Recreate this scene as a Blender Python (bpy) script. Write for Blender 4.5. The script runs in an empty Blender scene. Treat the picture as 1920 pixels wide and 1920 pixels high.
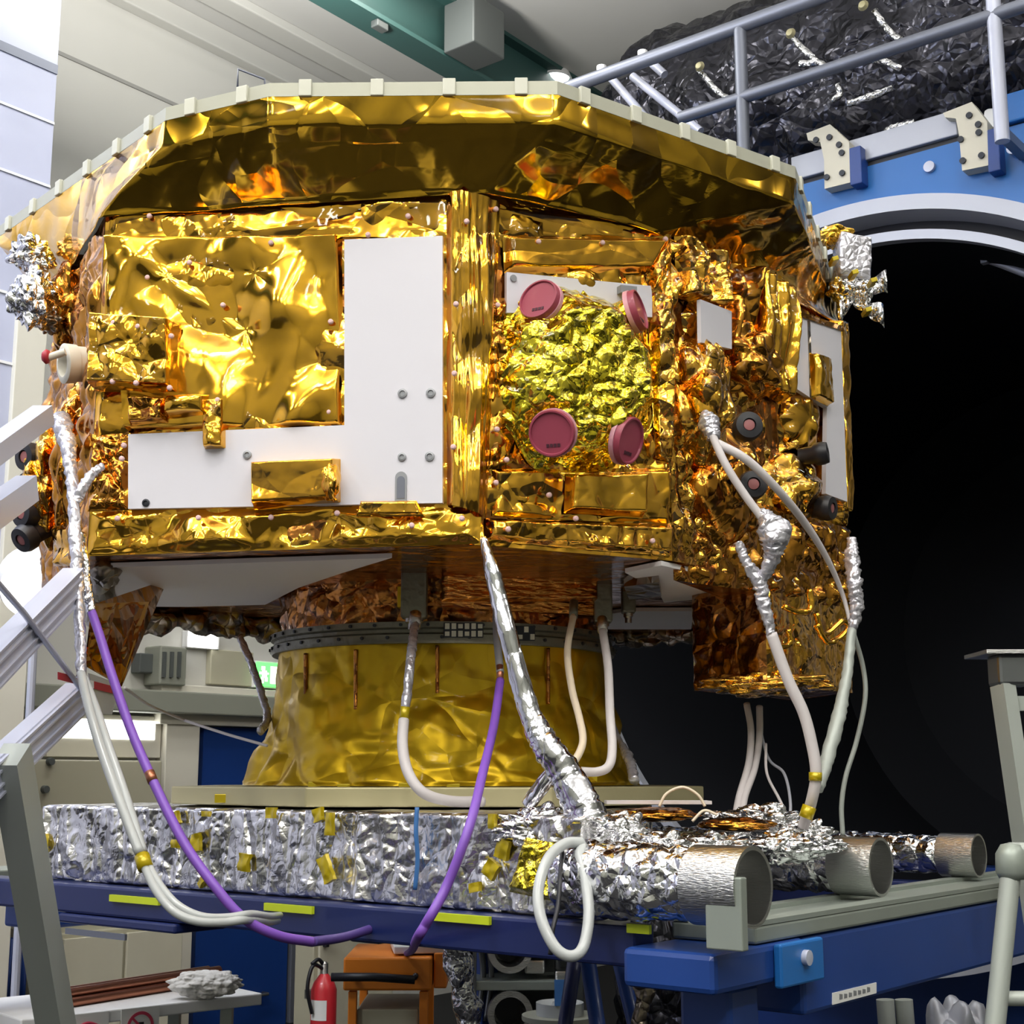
import bpy, bmesh, math, random
from mathutils import Vector, Matrix, noise
from math import sin, cos, pi, radians
random.seed(7)
SC = bpy.context.scene
COL = SC.collection
V = Vector

# ------------------------------------------------------------------ camera model
F, PITCH, CZ = 2700.0, radians(10.4), 1.6
CP, SP = cos(PITCH), sin(PITCH)
CAM = V((0, 0, CZ))
def ray(u, v):
    s = (960 - v) / F; x = (u - 960) / F
    return V((x, CP - s * SP, SP + s * CP))
def atY(u, v, Y):
    d = ray(u, v); return CAM + d * (Y / d.y)
def atZ(u, v, z):
    d = ray(u, v); return CAM + d * ((z - CZ) / d.z)
def onpl(u, v, p0, n):
    d = ray(u, v); return CAM + d * (n.dot(p0 - CAM) / n.dot(d))
TH = radians(38.5)                                # the hall's long axis, seen from the camera
A_ = V((sin(TH), cos(TH), 0)); B_ = V((cos(TH), -sin(TH), 0)); UP = V((0, 0, 1))
def ab(a, b, z): return A_ * a + B_ * b + UP * z

cam = bpy.data.cameras.new('camera'); camo = bpy.data.objects.new('camera', cam); COL.objects.link(camo)
camo.location = CAM; camo.rotation_euler = (radians(90) + PITCH, 0, 0)
cam.sensor_width = 36; cam.sensor_height = 36; cam.sensor_fit = 'HORIZONTAL'
cam.lens = 36 * F / 1920; cam.clip_end = 100
SC.camera = camo

# ------------------------------------------------------------------ materials
def lin(c):
    return tuple((x / 12.92 if x <= .04045 else ((x + .055) / 1.055) ** 2.4) for x in c)
def rgb(r, g, b): return lin((r / 255, g / 255, b / 255))
def mat(name, col, rough=.5, metal=0, coat=0, bumps=(), var=0, var_scale=4, emit=0, crough=.08, spec=.5):
    """bumps: (kind, scale, distance, warp, stretch) layers; kind 'edge' = creased facets, 'noise' = soft dents"""
    m = bpy.data.materials.new(name); m.use_nodes = True
    nt = m.node_tree; N = nt.nodes; L = nt.links
    bs = N['Principled BSDF']
    bs.inputs['Base Color'].default_value = (*col, 1)
    bs.inputs['Roughness'].default_value = rough
    bs.inputs['Metallic'].default_value = metal
    bs.inputs['Coat Weight'].default_value = coat
    bs.inputs['Coat Roughness'].default_value = crough
    bs.inputs['Specular IOR Level'].default_value = spec
    if emit:
        bs.inputs['Emission Color'].default_value = (*col, 1); bs.inputs['Emission Strength'].default_value = emit
    tc = N.new('ShaderNodeTexCoord')
    if var:
        nz = N.new('ShaderNodeTexNoise'); nz.inputs['Scale'].default_value = var_scale; nz.inputs['Detail'].default_value = 3
        L.new(tc.outputs['Object'], nz.inputs['Vector'])
        mp = N.new('ShaderNodeMapRange'); mp.inputs[1].default_value = .3; mp.inputs[2].default_value = .7
        mp.inputs[3].default_value = 1 - var; mp.inputs[4].default_value = 1 + var
        L.new(nz.outputs['Fac'], mp.inputs[0])
        mx = N.new('ShaderNodeVectorMath'); mx.operation = 'SCALE'; mx.inputs[0].default_value = col
        L.new(mp.outputs[0], mx.inputs['Scale']); L.new(mx.outputs[0], bs.inputs['Base Color'])
    prev = None
    for k, (kind, scale, dist, warp, stretch) in enumerate(bumps):
        mpg = N.new('ShaderNodeMapping'); mpg.inputs['Scale'].default_value = stretch
        mpg.inputs['Location'].default_value = (3.1 * k, 1.7 * k, .9 * k)
        L.new(tc.outputs['Object'], mpg.inputs['Vector'])
        src = mpg.outputs[0]
        if warp:
            nz = N.new('ShaderNodeTexNoise'); nz.inputs['Scale'].default_value = scale * .6; nz.inputs['Detail'].default_value = 2
            L.new(src, nz.inputs['Vector'])
            sc_ = N.new('ShaderNodeVectorMath'); sc_.operation = 'SCALE'; sc_.inputs['Scale'].default_value = warp / scale
            L.new(nz.outputs['Color'], sc_.inputs[0])
            ad = N.new('ShaderNodeVectorMath'); ad.operation = 'ADD'; L.new(src, ad.inputs[0]); L.new(sc_.outputs[0], ad.inputs[1])
            src = ad.outputs[0]
        if kind == 'edge':
            tx = N.new('ShaderNodeTexVoronoi'); tx.feature = 'DISTANCE_TO_EDGE'; out = 'Distance'
        elif kind == 'cell':
            tx = N.new('ShaderNodeTexVoronoi'); tx.feature = 'F1'; out = 'Distance'
        else:
            tx = N.new('ShaderNodeTexNoise'); tx.inputs['Detail'].default_value = 2; out = 'Fac'
        tx.inputs['Scale'].default_value = scale
        L.new(src, tx.inputs['Vector'])
        bp = N.new('ShaderNodeBump'); bp.inputs['Strength'].default_value = 1; bp.inputs['Distance'].default_value = dist
        L.new(tx.outputs[out], bp.inputs['Height'])
        if prev: L.new(prev, bp.inputs['Normal'])
        prev = bp.outputs['Normal']
    if prev:
        L.new(prev, bs.inputs['Normal'])
    return m
one = (1, 1, 1)
GOLD = (.88, .45, .036); GOLD2 = (.80, .40, .045)
M = {}
M['gold'] = mat('gold_foil', GOLD, .12, 1, .6, [('noise', 5, .03, 0, one), ('edge', 6, .03, 1.2, one)], crough=.05)
M['gold_soft'] = mat('gold_foil_smooth', (.90, .475, .032), .13, 1, .6, [('noise', 5, .02, 0, one)], crough=.05)
M['gold_strip'] = mat('gold_foil_strip', GOLD, .12, 1, .6, [('edge', 6, .04, 1.0, (1, 1, .35)), ('noise', 7, .02, 0, one)], crough=.05)
M['gold_hstrip'] = mat('gold_foil_long_folds', GOLD, .12, 1, .6, [('edge', 7, .045, 1.0, (.3, .3, 1)), ('noise', 6, .02, 0, one)], crough=.05)
M['gold_crisp'] = mat('gold_foil_crinkled', (.82, .42, .045), .13, 1, .6, [('edge', 8, .04, 1.2, one), ('edge', 22, .007, 1, one)])
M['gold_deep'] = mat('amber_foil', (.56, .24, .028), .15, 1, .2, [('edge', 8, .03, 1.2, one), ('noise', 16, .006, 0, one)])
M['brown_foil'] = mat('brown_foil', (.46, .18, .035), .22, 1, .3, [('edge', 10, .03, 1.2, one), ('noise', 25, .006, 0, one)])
M['copper_foil'] = mat('copper_foil', (.62, .26, .05), .25, 1, .3, [('noise', 14, .02, 0, (1, 1, 4))])
M['yellow_foil'] = mat('yellow_foil', (.92, .74, .04), .15, 1, .6, [('edge', 12, .026, 1.2, one), ('edge', 34, .007, 1, one)])
M['array_foil'] = mat('array_foil', (.72, .40, .028), .12, 1, .3, [('noise', 3, .05, 0, one), ('edge', 4, .03, 1.4, one)])
M['cone_foil'] = mat('matte_yellow_foil', (.56, .36, .007), .40, .75, .1, [('edge', 4, .03, 1.4, one), ('noise', 7, .03, 0, one)])
M['silver'] = mat('silver_foil', (.80, .80, .82), .16, 1, 0, [('edge', 12, .03, 1.2, one), ('edge', 36, .006, 1, one)])
M['silver_smooth'] = mat('silver_foil_smooth', (.78, .78, .82), .14, 1, 0, [('edge', 11, .022, 1.2, (1, 1, .5))])
M['silver_skirt'] = mat('silver_foil_skirt', (.82, .81, .81), .27, 1, 0, [('edge', 10, .05, 1.3, (1, 1, .4)), ('edge', 30, .005, 1, one)])
M['dark_foil'] = mat('dark_foil', (.04, .04, .05), .25, .8, 0, [('edge', 3, .09, 1.3, one), ('edge', 12, .02, 1, one)])
M['grey_foil'] = mat('grey_brown_foil', (.30, .25, .19), .3, 1, 0, [('edge', 13, .03, 1.2, one)])
M['white'] = mat('radiator_white', (.68, .67, .73), .45, 0, 0, var=.015, var_scale=3)
M['white_dim'] = mat('radiator_white_underside', (.80, .78, .78), .5)
M['rim'] = mat('panel_edge', rgb(176, 176, 160), .5, .2)
M['clip'] = mat('panel_clip', rgb(205, 205, 190), .5)
M['pin'] = mat('fastener_pink', rgb(226, 190, 190), .4)
M['rose'] = mat('rose_cover', rgb(152, 62, 82), .5, 0, .1)
M['rose_rim'] = mat('rose_cover_rim', rgb(205, 150, 165), .45)
M['plug'] = mat('nozzle_plug', rgb(150, 92, 92), .5)
M['clamp'] = mat('pale_clamp_paint', rgb(206, 201, 184), .5)
M['silver_tape'] = mat('silver_white_tape', (.56, .55, .60), .26, .6, 0, [('edge', 40, .006, 1, one)])
M['ink'] = mat('dark_ink', rgb(70, 30, 45), .6)
M['black'] = mat('black_rubber', (.012, .012, .016), .45)
M['void'] = mat('chamber_black_paint', (.006, .007, .010), .75, spec=.2)
M['bolt'] = mat('grey_bolt', rgb(150, 152, 156), .45, .4)
M['bolt_dark'] = mat('dark_bolt', rgb(45, 48, 55), .45, .4)
M['ring'] = mat('clamp_ring_metal', rgb(120, 118, 104), .42, .7, 0, [('noise', 40, .004, 0, one)])
M['beige_metal'] = mat('beige_metal', rgb(178, 170, 132), .45, .35)
M['cream'] = mat('cream_paint', rgb(214, 210, 196), .5)
M['red'] = mat('red_paint', (.55, .02, .03), .4, 0, .3)
M['red_tape'] = mat('red_tape', rgb(170, 45, 60), .5)
M['white_plain'] = mat('white_plastic', (.80, .80, .80), .45)
M['hose_white'] = mat('translucent_white_hose', (.44, .46, .46), .35, 0, .3)
M['cable_white'] = mat('white_cable', (.58, .54, .54), .5)
M['cable_beige'] = mat('beige_cable', (.72, .60, .45), .5)
M['purple'] = mat('purple_cable', rgb(122, 78, 178), .45)
M['purple_shaded'] = mat('shaded_purple_cable', rgb(80, 60, 130), .5)
M['yellow_tape'] = mat('yellow_tape', rgb(186, 164, 10), .3, .3, .3)
M['lime'] = mat('lime_strip', rgb(190, 205, 30), .45)
M['blue'] = mat('blue_paint', rgb(26, 62, 134), .42, 0, .1, var=.06)
M['blue_dark'] = mat('navy_paint', rgb(18, 32, 84), .4, 0, .2)
M['blue_bright'] = mat('bright_blue_paint', rgb(30, 105, 180), .4, 0, .1)
M['door_blue'] = mat('door_blue', rgb(14, 52, 120), .5, var=.05)
M['steel'] = mat('brushed_steel', (.58, .58, .57), .28, 1, 0, [('noise', 60, .002, 0, (1, 1, 8))])
M['steel_dark'] = mat('dark_steel', (.20, .21, .22), .35, .9)
M['rail_grey'] = mat('rail_grey_paint', rgb(150, 158, 150), .4, .3)
M['alu'] = mat('aluminium', rgb(186, 190, 208), .38, .15, .1)
M['alu_leg'] = mat('ladder_leg_grey', rgb(168, 174, 168), .45, .2)
M['galv'] = mat('galvanised_rail', rgb(116, 120, 132), .45, .5)
M['flange'] = mat('flange_grey', rgb(172, 175, 186), .4, .3)
M['teal'] = mat('teal_crane_paint', rgb(52, 84, 80), .5)
M['ochre'] = mat('orange_paint', rgb(240, 136, 30), .45, 0, .1)
M['copper'] = mat('copper_pipe', (.42, .17, .10), .35, .9)
M['cloth'] = mat('white_cloth', (.72, .70, .66), .8, 0, 0, [('noise', 30, .02, 0, one)])
M['paper'] = mat('paper', (.78, .78, .76), .7)
M['paper_red'] = mat('sign_red', rgb(200, 60, 90), .6)
M['tape_blue'] = mat('blue_tape', rgb(60, 110, 170), .4)
M['lamp'] = mat('lamp_panel', (1, 1, .97), .5, emit=5)
M['exit_green'] = mat('exit_green', (.10, .85, .12), .5, emit=2.2)
M['exit_white'] = mat('exit_white', (.75, 1, .6), .5, emit=2.0)
M['wall_paint'] = mat('wall_paint', rgb(198, 197, 190), .55, var=.02, var_scale=.6)
M['wall_dark'] = mat('wall_seam', rgb(150, 149, 144), .6)
M['wall_beige'] = mat('wall_beige', rgb(196, 192, 172), .6, var=.03)
M['wall_blue'] = mat('wall_bluish_panel', rgb(186, 190, 212), .4, 0, .2, [('noise', 3, .01, 0, one)], var=.05, var_scale=1.5)
M['ceil'] = mat('ceiling_panel', rgb(200, 199, 194), .6, var=.03, var_scale=.5)
M['floor'] = mat('floor_grey', rgb(20, 20, 23), .6, var=.04, spec=.25)
M['glass'] = mat('window_glass', (.75, .78, .85), .06, 0, .5)
M['cab'] = mat('cabinet_beige', rgb(176, 172, 150), .5)
M['grey_box'] = mat('grey_box', rgb(140, 142, 130), .5)
M['grey_dk'] = mat('dark_grey_paint', rgb(82, 86, 84), .5)

# ------------------------------------------------------------------ object helpers
ORG = {}
def thing(name, label, cat, loc, group=None):
    o = bpy.data.objects.new(name, None); COL.objects.link(o)
    o.location = loc; o.empty_display_size = .1
    o['label'] = label; o['category'] = cat
    if group: o['group'] = group
    ORG[o] = V(loc); return o
def obj(name, bm, m, parent=None, smooth=True, label=None):
    """bm in world coordinates -> one mesh object whose origin is its parent's, or its own base"""
    bm.normal_update()
    if parent is None:
        xs = [v.co for v in bm.verts]
        lo = V((min(c.x for c in xs), min(c.y for c in xs), min(c.z for c in xs)))
        hi = V((max(c.x for c in xs), max(c.y for c in xs), max(c.z for c in xs)))
        org = V(((lo.x + hi.x) / 2, (lo.y + hi.y) / 2, lo.z))
    else:
        org = ORG[parent]
    for v in bm.verts: v.co -= org
    me = bpy.data.meshes.new(name); bm.to_mesh(me); bm.free()
    ms = m if isinstance(m, (list, tuple)) else [m]
    for x in ms: me.materials.append(M[x] if isinstance(x, str) else x)
    if smooth:
        me.shade_smooth() if smooth is True else me.set_sharp_from_angle(angle=smooth)
        if smooth is not True:
            for p in me.polygons: p.use_smooth = True
    o = bpy.data.objects.new(name, me); COL.objects.link(o)
    if parent is None: o.location = org
    else: o.parent = parent
    ORG[o] = org
    if label: o['label'] = label
    return o
SH = radians(35)
def tag(o, label, cat, group=None):
    o['label'] = label; o['category'] = cat
    if group: o['group'] = group
    return o
def struct(name, bm, m, smooth=False):
    o = obj(name, bm, m, None, smooth); o['kind'] = 'structure'; return o
def new(): return bmesh.new()
def hexa(bm, P, mi=0):
    """8 points: bottom 4 (ccw), top 4"""
    vs = [bm.verts.new(p) for p in P]
    fs = []
    for q in ((3, 2, 1, 0), (4, 5, 6, 7), (0, 1, 5, 4), (1, 2, 6, 5), (2, 3, 7, 6), (3, 0, 4, 7)):
        f = bm.faces.new([vs[i] for i in q]); f.material_index = mi; fs.append(f)
    return vs
def abbox(bm, a0, a1, b0, b1, z0, z1, mi=0):
    a0, a1 = min(a0, a1), max(a0, a1); b0, b1 = min(b0, b1), max(b0, b1); z0, z1 = min(z0, z1), max(z0, z1)
    return hexa(bm, [ab(a0, b0, z0), ab(a0, b1, z0), ab(a1, b1, z0), ab(a1, b0, z0),
              ab(a0, b0, z1), ab(a0, b1, z1), ab(a1, b1, z1), ab(a1, b0, z1)], mi)
def bevel(bm, w, seg=2):
    bmesh.ops.bevel(bm, geom=[e for e in bm.edges], offset=w, segments=seg, affect='EDGES', profile=.5)
    return bm
def boxbm(c, X, Y, Z, w=0):
    """box around centre c with half-extent vectors X, Y, Z"""
    bm = new()
    hexa(bm, [c - X - Y - Z, c + X - Y - Z, c + X + Y - Z, c - X + Y - Z, c - X - Y + Z, c + X - Y + Z, c + X + Y + Z, c - X + Y + Z])
    bmesh.ops.recalc_face_normals(bm, faces=bm.faces)
    if w: bevel(bm, w)
    return bm
def abb(a0, a1, b0, b1, z0, z1, w=0):
    bm = new(); abbox(bm, a0, a1, b0, b1, z0, z1)
    bmesh.ops.recalc_face_normals(bm, faces=bm.faces)
    if w: bevel(bm, w)
    return bm
def spline(pts, n=8):
    pts = [V(p) for p in pts]
    if len(pts) < 3: return pts
    P = [pts[0] * 2 - pts[1]] + pts + [pts[-1] * 2 - pts[-2]]
    out = []
    for i in range(1, len(P) - 2):
        p0, p1, p2, p3 = P[i - 1], P[i], P[i + 1], P[i + 2]
        for k in range(n):
            t = k / n
            out.append(.5 * ((2 * p1) + (p2 - p0) * t + (2 * p0 - 5 * p1 + 4 * p2 - p3) * t * t + (3 * p1 - p0 - 3 * p2 + p3) * t ** 3))
    out.append(pts[-1]); return out
def tube(bm, pts, r, seg=10, n=8, jit=0, caps=True, mi=0, flat=1):
    """round tube along a smooth curve; r may be a list per control point; jit crumples it"""
    C = spline(pts, n) if n else [V(p) for p in pts]
    m = len(C)
    rad = (lambda t: r) if not isinstance(r, (list, tuple)) else (lambda t: r[min(int(t * (len(r) - 1)), len(r) - 2)] * (1 - (t * (len(r) - 1) - min(int(t * (len(r) - 1)), len(r) - 2))) + r[min(int(t * (len(r) - 1)), len(r) - 2) + 1] * (t * (len(r) - 1) - min(int(t * (len(r) - 1)), len(r) - 2)))
    T0 = (C[1] - C[0]).normalized()
    ref = UP if abs(T0.z) < .9 else V((0, 1, 0))
    nrm = (ref - T0 * ref.dot(T0)).normalized()
    rings = []
    for i, c in enumerate(C):
        T = (C[min(i + 1, m - 1)] - C[max(i - 1, 0)]).normalized()
        nrm = (nrm - T * nrm.dot(T)).normalized(); bn = T.cross(nrm)
        R = rad(i / (m - 1)); ring = []
        for k in range(seg):
            an = 2 * pi * k / seg
            rr = R
            d = nrm * cos(an) + bn * sin(an) * flat
            if jit: rr *= 1 + jit * (noise.noise((c + d * R * 1.6) * (.55 / max(R, .006))) + .35 * noise.noise((c + d * R) * (1.5 / max(R, .006))))
            ring.append(bm.verts.new(c + d * rr))
        rings.append(ring)
    for i in range(m - 1):
        for k in range(seg):
            f = bm.faces.new((rings[i][k], rings[i][(k + 1) % seg], rings[i + 1][(k + 1) % seg], rings[i + 1][k])); f.material_index = mi
    if caps:
        f = bm.faces.new(rings[0][::-1]); f.material_index = mi
        f = bm.faces.new(rings[-1]); f.material_index = mi
    bmesh.ops.recalc_face_normals(bm, faces=bm.faces)
    return bm
def tubebm(pts, r, **k): return tube(new(), pts, r, **k)
def lathe(bm, c, axis, prof, seg=32, ref=None, closed=False, mi=0):
    """prof: (radius, height along axis)"""
    axis = axis.normalized(); ref = ref or (UP if abs(axis.z) < .9 else V((1, 0, 0)))
    x = (ref - axis * ref.dot(axis)).normalized(); y = axis.cross(x)
    rings = []
    for r, h in prof:
        if r < 1e-6: rings.append([bm.verts.new(c + axis * h)])
        else: rings.append([bm.verts.new(c + axis * h + (x * cos(2 * pi * k / seg) + y * sin(2 * pi * k / seg)) * r) for k in range(seg)])
    idx = list(range(len(rings) - 1)) + ([-1] if closed else [])
    for i in idx:
        a, b = rings[i], rings[(i + 1) % len(rings)]
        for k in range(seg):
            if len(a) == 1 and len(b) == 1: break
            if len(a) == 1: q = (a[0], b[(k + 1) % seg], b[k])
            elif len(b) == 1: q = (a[k], a[(k + 1) % seg], b[0])
            else: q = (a[k], a[(k + 1) % seg], b[(k + 1) % seg], b[k])
            f = bm.faces.new(q); f.material_index = mi
    bmesh.ops.recalc_face_normals(bm, faces=bm.faces)
    return bm
def lathebm(*a, **k): return lathe(new(), *a, **k)
def prism(bm, pts, d, mi=0):
    """polygon pts extruded by vector d"""
    lo = [bm.verts.new(p) for p in pts]; hi = [bm.verts.new(V(p) + d) for p in pts]
    n = len(pts)
    for f in [bm.faces.new(lo), bm.faces.new(hi)] + [bm.faces.new((lo[i], lo[(i + 1) % n], hi[(i + 1) % n], hi[i])) for i in range(n)]: f.material_index = mi
    bmesh.ops.recalc_face_normals(bm, faces=bm.faces)
    return bm
def prismbm(pts, d): return prism(new(), pts, d)
def facet(p, s, seed):
    d, _ = noise.voronoi(V((p[0] * s + seed * 7.3, p[1] * s + seed * 3.1, seed * 1.7)))
    return min(d[1] - d[0], .8)
def fold(p, s, seed):
    return noise.noise(V((p[0] * s + seed * 5.1, p[1] * s - seed * 2.3, seed * .77)))
def smooth01(t):
    t = max(0., min(1., t)); return t * t * (3 - 2 * t)
def sheet(bm, q, nu, nv, hf, mi=0):
    """q = bottom-left, bottom-right, top-right, top-left; hf(x, y, w, h) lifts it along the outward normal"""
    bl, br, tr, tl = [V(p) for p in q]
    n = (br - bl).cross(tl - bl).normalized()
    w = (br - bl).length; h = (tl - bl).length
    g = []
    for j in range(nv + 1):
        t = j / nv; row = []
        for i in range(nu + 1):
            s = i / nu
            p = bl * (1 - s) * (1 - t) + br * s * (1 - t) + tr * s * t + tl * (1 - s) * t
            row.append(bm.verts.new(p + n * hf(s * w, t * h, w, h)))
        g.append(row)
    for j in range(nv):
        for i in range(nu):
            f = bm.faces.new((g[j][i], g[j][i + 1], g[j + 1][i + 1], g[j + 1][i])); f.material_index = mi
    return bm
def blanket_h(h, edge=.01, soft=0, ss=3, crisp=0, cs=6, seed=1, pins=(), pr=.05, vert=0, bulge=0, rag=0):
    """height of a foil blanket: raised by h, edges turned down, soft folds, sharp facets, dimples at its fasteners"""
    def f(x, y, w, hh):
        e = min(x, w - x, y, hh - y)
        ramp = smooth01(e / edge) if edge else 1
        k = h
        if bulge: k += bulge * (1 - (2 * x / w - 1) ** 2) * (1 - (2 * y / hh - 1) ** 2)
        p = (x, y)
        if soft: k += soft * fold(p, ss, seed) + .35 * soft * fold(p, ss * 2.7, seed + 3)
        if crisp: k += crisp * (facet(p, cs, seed) - .3) + .35 * crisp * facet(p, cs * 2.6, seed + 5)
        if vert: k += vert * noise.noise(V((x * 26, y * 3, seed))) 
        for (px, py) in pins:
            d = math.hypot(x - px, y - py)
            if d < pr * 3:
                an = math.atan2(y - py, x - px)
                k -= (h * .5 + soft * .6) * math.exp(-(d / pr) ** 2) - .004 * sin(an * 7 + seed) * math.exp(-d / pr)
        return ramp * k
    return f

# ------------------------------------------------------------------ the hall
WL, WR, A0, A1, HC = -7.4, 5.2, -7.0, 12.4, 6.7
struct('floor', abb(A0, A1, WL - .2, WR + .2, -.1, 0), 'floor')
def W(u, v, off=0): return onpl(u, v, B_ * (WL + off), B_)
bm = abb(A0, A1, WL - .2, WR + .2, HC, HC + .1)
struct('ceiling', bm, 'ceil')
struct('wall_left', abb(A0, A1, WL - .15, WL, 0, HC), 'wall_paint')
struct('wall_right', abb(A0, A1, WR, WR + .15, 0, HC), 'grey_box')
struct('wall_end', abb(A1, A1 + .15, WL - .15, WR + .15, 0, HC), 'wall_beige')
struct('wall_rear', abb(A0 - .15, A0, WL - .15, WR + .15, 0, HC), 'grey_box')
def wr(u0, v0, u1, v1, off=0):
    uc, vc = (u0 + u1) / 2, (v0 + v1) / 2
    return (W(u0, vc, off).dot(A_), W(u1, vc, off).dot(A_), W(uc, v1, off).z, W(uc, v0, off).z)
def wbox(u0, v0, u1, v1, d, off=0, w=0, z0=None):
    a0, a1, z0_, z1 = wr(u0, v0, u1, v1, off + d)
    return abb(a0, a1, WL + off, WL + off + d, z0_ if z0 is None else z0, z1, w)
# panel seams on the long wall, edge trim along the ceiling
for k, (u, v) in enumerate(((200, 140),)):
    z = W(u, v).z; bm = abb(2.0, A1, WL, WL + .012, z - .012, z + .012); struct('trim_%d' % (k + 1), bm, 'wall_dark')
struct('trim_2', abb(A0, A1, WL, WL + .10, HC - .16, HC, .01), 'wall_paint')
struct('trim_3', abb(A0, A1, WL + .34, WL + .52, HC - .07, HC, .01), 'wall_paint')
# ceiling panel joints
for k in range(4):
    b0 = -3.6 + 1.9 * k
    struct('trim_%d' % (k + 4), abb(A0, A1, b0, b0 + .012, HC - .006, HC), 'wall_dark')
# nearer bluish wall at the far left of the picture
WB = -6.6
def WBp(u, v): return onpl(u, v, B_ * WB, B_)
aE = WBp(104, 180).dot(A_)
bm = abb(A0, aE, WL, WB, 0, HC)
struct('wall_near', bm, 'wall_blue')
for k, (v, t, m) in enumerate(((107, .045, 'galv'), (212, .012, 'white_plain'), (335, .012, 'white_plain'), (560, .012, 'white_plain'), (690, .012, 'white_plain'))):
    z = WBp(50, v).z
    struct('trim_%d' % (k + 8), abb(A0, aE, WB, WB + .008, z - t * .6, z + t * .6), m)
zc = WBp(80, 560).z
struct('trim_13', abb(aE - .16, aE + .02, WB - .02, WB + .03, 0, zc, .005), 'cream')

# crane beam under the ceiling, with its trolley box
pb = atZ(735, 68, HC - .45)
bb = pb.dot(B_)
t = thing('crane_beam', 'dark teal crane beam running under the grey ceiling', 'beam', ab(6, bb, HC - .45))
bm = new(); abbox(bm, A0 + .2, A1 - .2, bb - .10, bb + .10, HC - .45, HC - .42); abbox(bm, A0 + .2, A1 - .2, bb - .02, bb + .02, HC - .42, HC - .03); abbox(bm, A0 + .2, A1 - .2, bb - .10, bb + .10, HC - .03, HC)
obj('girder', bm, 'teal', t, False)
tb = atZ(800, 98, HC - .27)
aB = onpl(815, 95, B_ * (bb + .3), B_).dot(A_)
obj('trolley_box', abb(tb.dot(A_) - .16, tb.dot(A_) + .16, bb + .102, bb + .36, HC - .44, HC - .1, .01), 'grey_dk', t, False)
obj('end_stop', abb(aB - .3, aB - .2, bb + .03, bb + .09, HC - .50, HC - .452, .006), 'grey_dk', t, False)
# spot lamp on the ceiling
pl_ = atZ(1040, 138, HC)
t = thing('ceiling_spotlight', 'small lit spotlight on the ceiling above the solar panel', 'lamp', (pl_.x, pl_.y, HC))
obj('housing', lathebm(V((pl_.x, pl_.y, HC)), -UP, [(0, 0), (.11, 0), (.13, .05), (.115, .05)], 24), 'white_plain', t, SH)
obj('bulb', lathebm(V((pl_.x, pl_.y, HC - .03)), -UP, [(.11, 0), (.08, .035), (0, .05)], 24), 'lamp', t)

# ------------------------------------------------------------------ things on and by the left wall
# door, its frame, the post beside it
d0 = struct('door_1', wbox(372, 1365, 543, 1900, .06, 0, 0, 0.0), 'door_blue')
pz = W(490, 1862, .06)
hb = new(); tube(hb, [pz + B_ * .01, pz + B_ * .06, pz + B_ * .06 - A_ * .16], .012, n=0); o = obj('door_handle', hb, 'steel', d0)
struct('door_frame', wbox(302, 1325, 366, 1900, .10, 0, .006, 0.0), 'cream')
struct('trim_14', wbox(546, 1700, 590, 1900, .08, 0, .006, 0.0), 'galv')
a0, a1, z0, z1 = wr(302, 1290, 590, 1362, .12)
struct('trim_15', abb(a0, a1 + .1, WL, WL + .12, z0, z1, .006), 'cream')
# window with daylight strip behind the cable
a0, a1, z0, z1 = wr(88, 1340, 300, 1420, .05)
wn = struct('window_1', abb(a0, a1, WL, WL + .06, z0, z1, .004), 'cream')
obj('pane', abb(a0 + .05, a1 - .05, WL + .055, WL + .064, z0 + .11, z1 - .03), 'lamp', wn, False)
# grey cable duct running along the wall
a0, a1, z0, z1 = wr(0, 1292, 520, 1335, .18)
tag(obj('cable_duct', abb(max(a0, aE + .03), a1 + .2, WL + .001, WL + .2, z0, z1, .01), 'grey_box', None, False), 'long grey cable duct along the wall above the blue door', 'duct')
tag(obj('junction_box', wbox(262, 1225, 290, 1262, .09, .0, .008), 'grey_dk', None, False), 'small dark grey junction box on the wall beside the gold foil cone tip', 'box')
t = thing('electrical_cabinet', 'grey electrical cabinet with vertical ribs on the wall left of the small lamp', 'cabinet', W(325, 1300, .1))
obj('case', wbox(300, 1212, 350, 1285, .16, .002, .01), 'grey_box', t, False)
for k in range(3): obj('rib', wbox(307 + 14 * k, 1222, 312 + 14 * k, 1270, .02, .16), 'grey_dk', t, False)
tag(obj('wall_panel', wbox(395, 1220, 475, 1285, .05, 0, .006), 'cab', None, False), 'pale beige wall panel below the small white lamp', 'panel')
t = thing('wall_lamp', 'small bright white lamp box on the wall left of the green exit sign', 'lamp', W(380, 1215, .1))
obj('case', wbox(352, 1184, 412, 1216, .06, 0, .006), 'white_plain', t, False)
obj('diffuser', wbox(356, 1188, 408, 1214, .02, .06), 'lamp', t, False)
t = thing('exit_sign', 'lit green emergency exit sign behind the yellow foil cone', 'sign', W(500, 1290, .1))
obj('case', wbox(478, 1240, 528, 1290, .08, 0, .005), 'white_plain', t, False)
obj('panel', wbox(481, 1243, 526, 1287, .01, .08), 'exit_green', t, False)
bm = new()   # the white running figure and door of the pictogram
a0, a1, z0, z1 = wr(481, 1243, 526, 1287, .092)
def sg(x0, x1, y0, y1): abbox(bm, a0 + (a1 - a0) * x0, a0 + (a1 - a0) * x1, WL + .09, WL + .094, z0 + (z1 - z0) * y0, z0 + (z1 - z0) * y1)
sg(.2, .34, .68, .84); sg(.24, .42, .36, .66); sg(.12, .26, .5, .6); sg(.4, .5, .5, .58); sg(.2, .3, .12, .38); sg(.36, .46, .2, .38); sg(.58, .86, .12, .86)
obj('pictogram', bm, 'exit_white', t, False)
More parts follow.
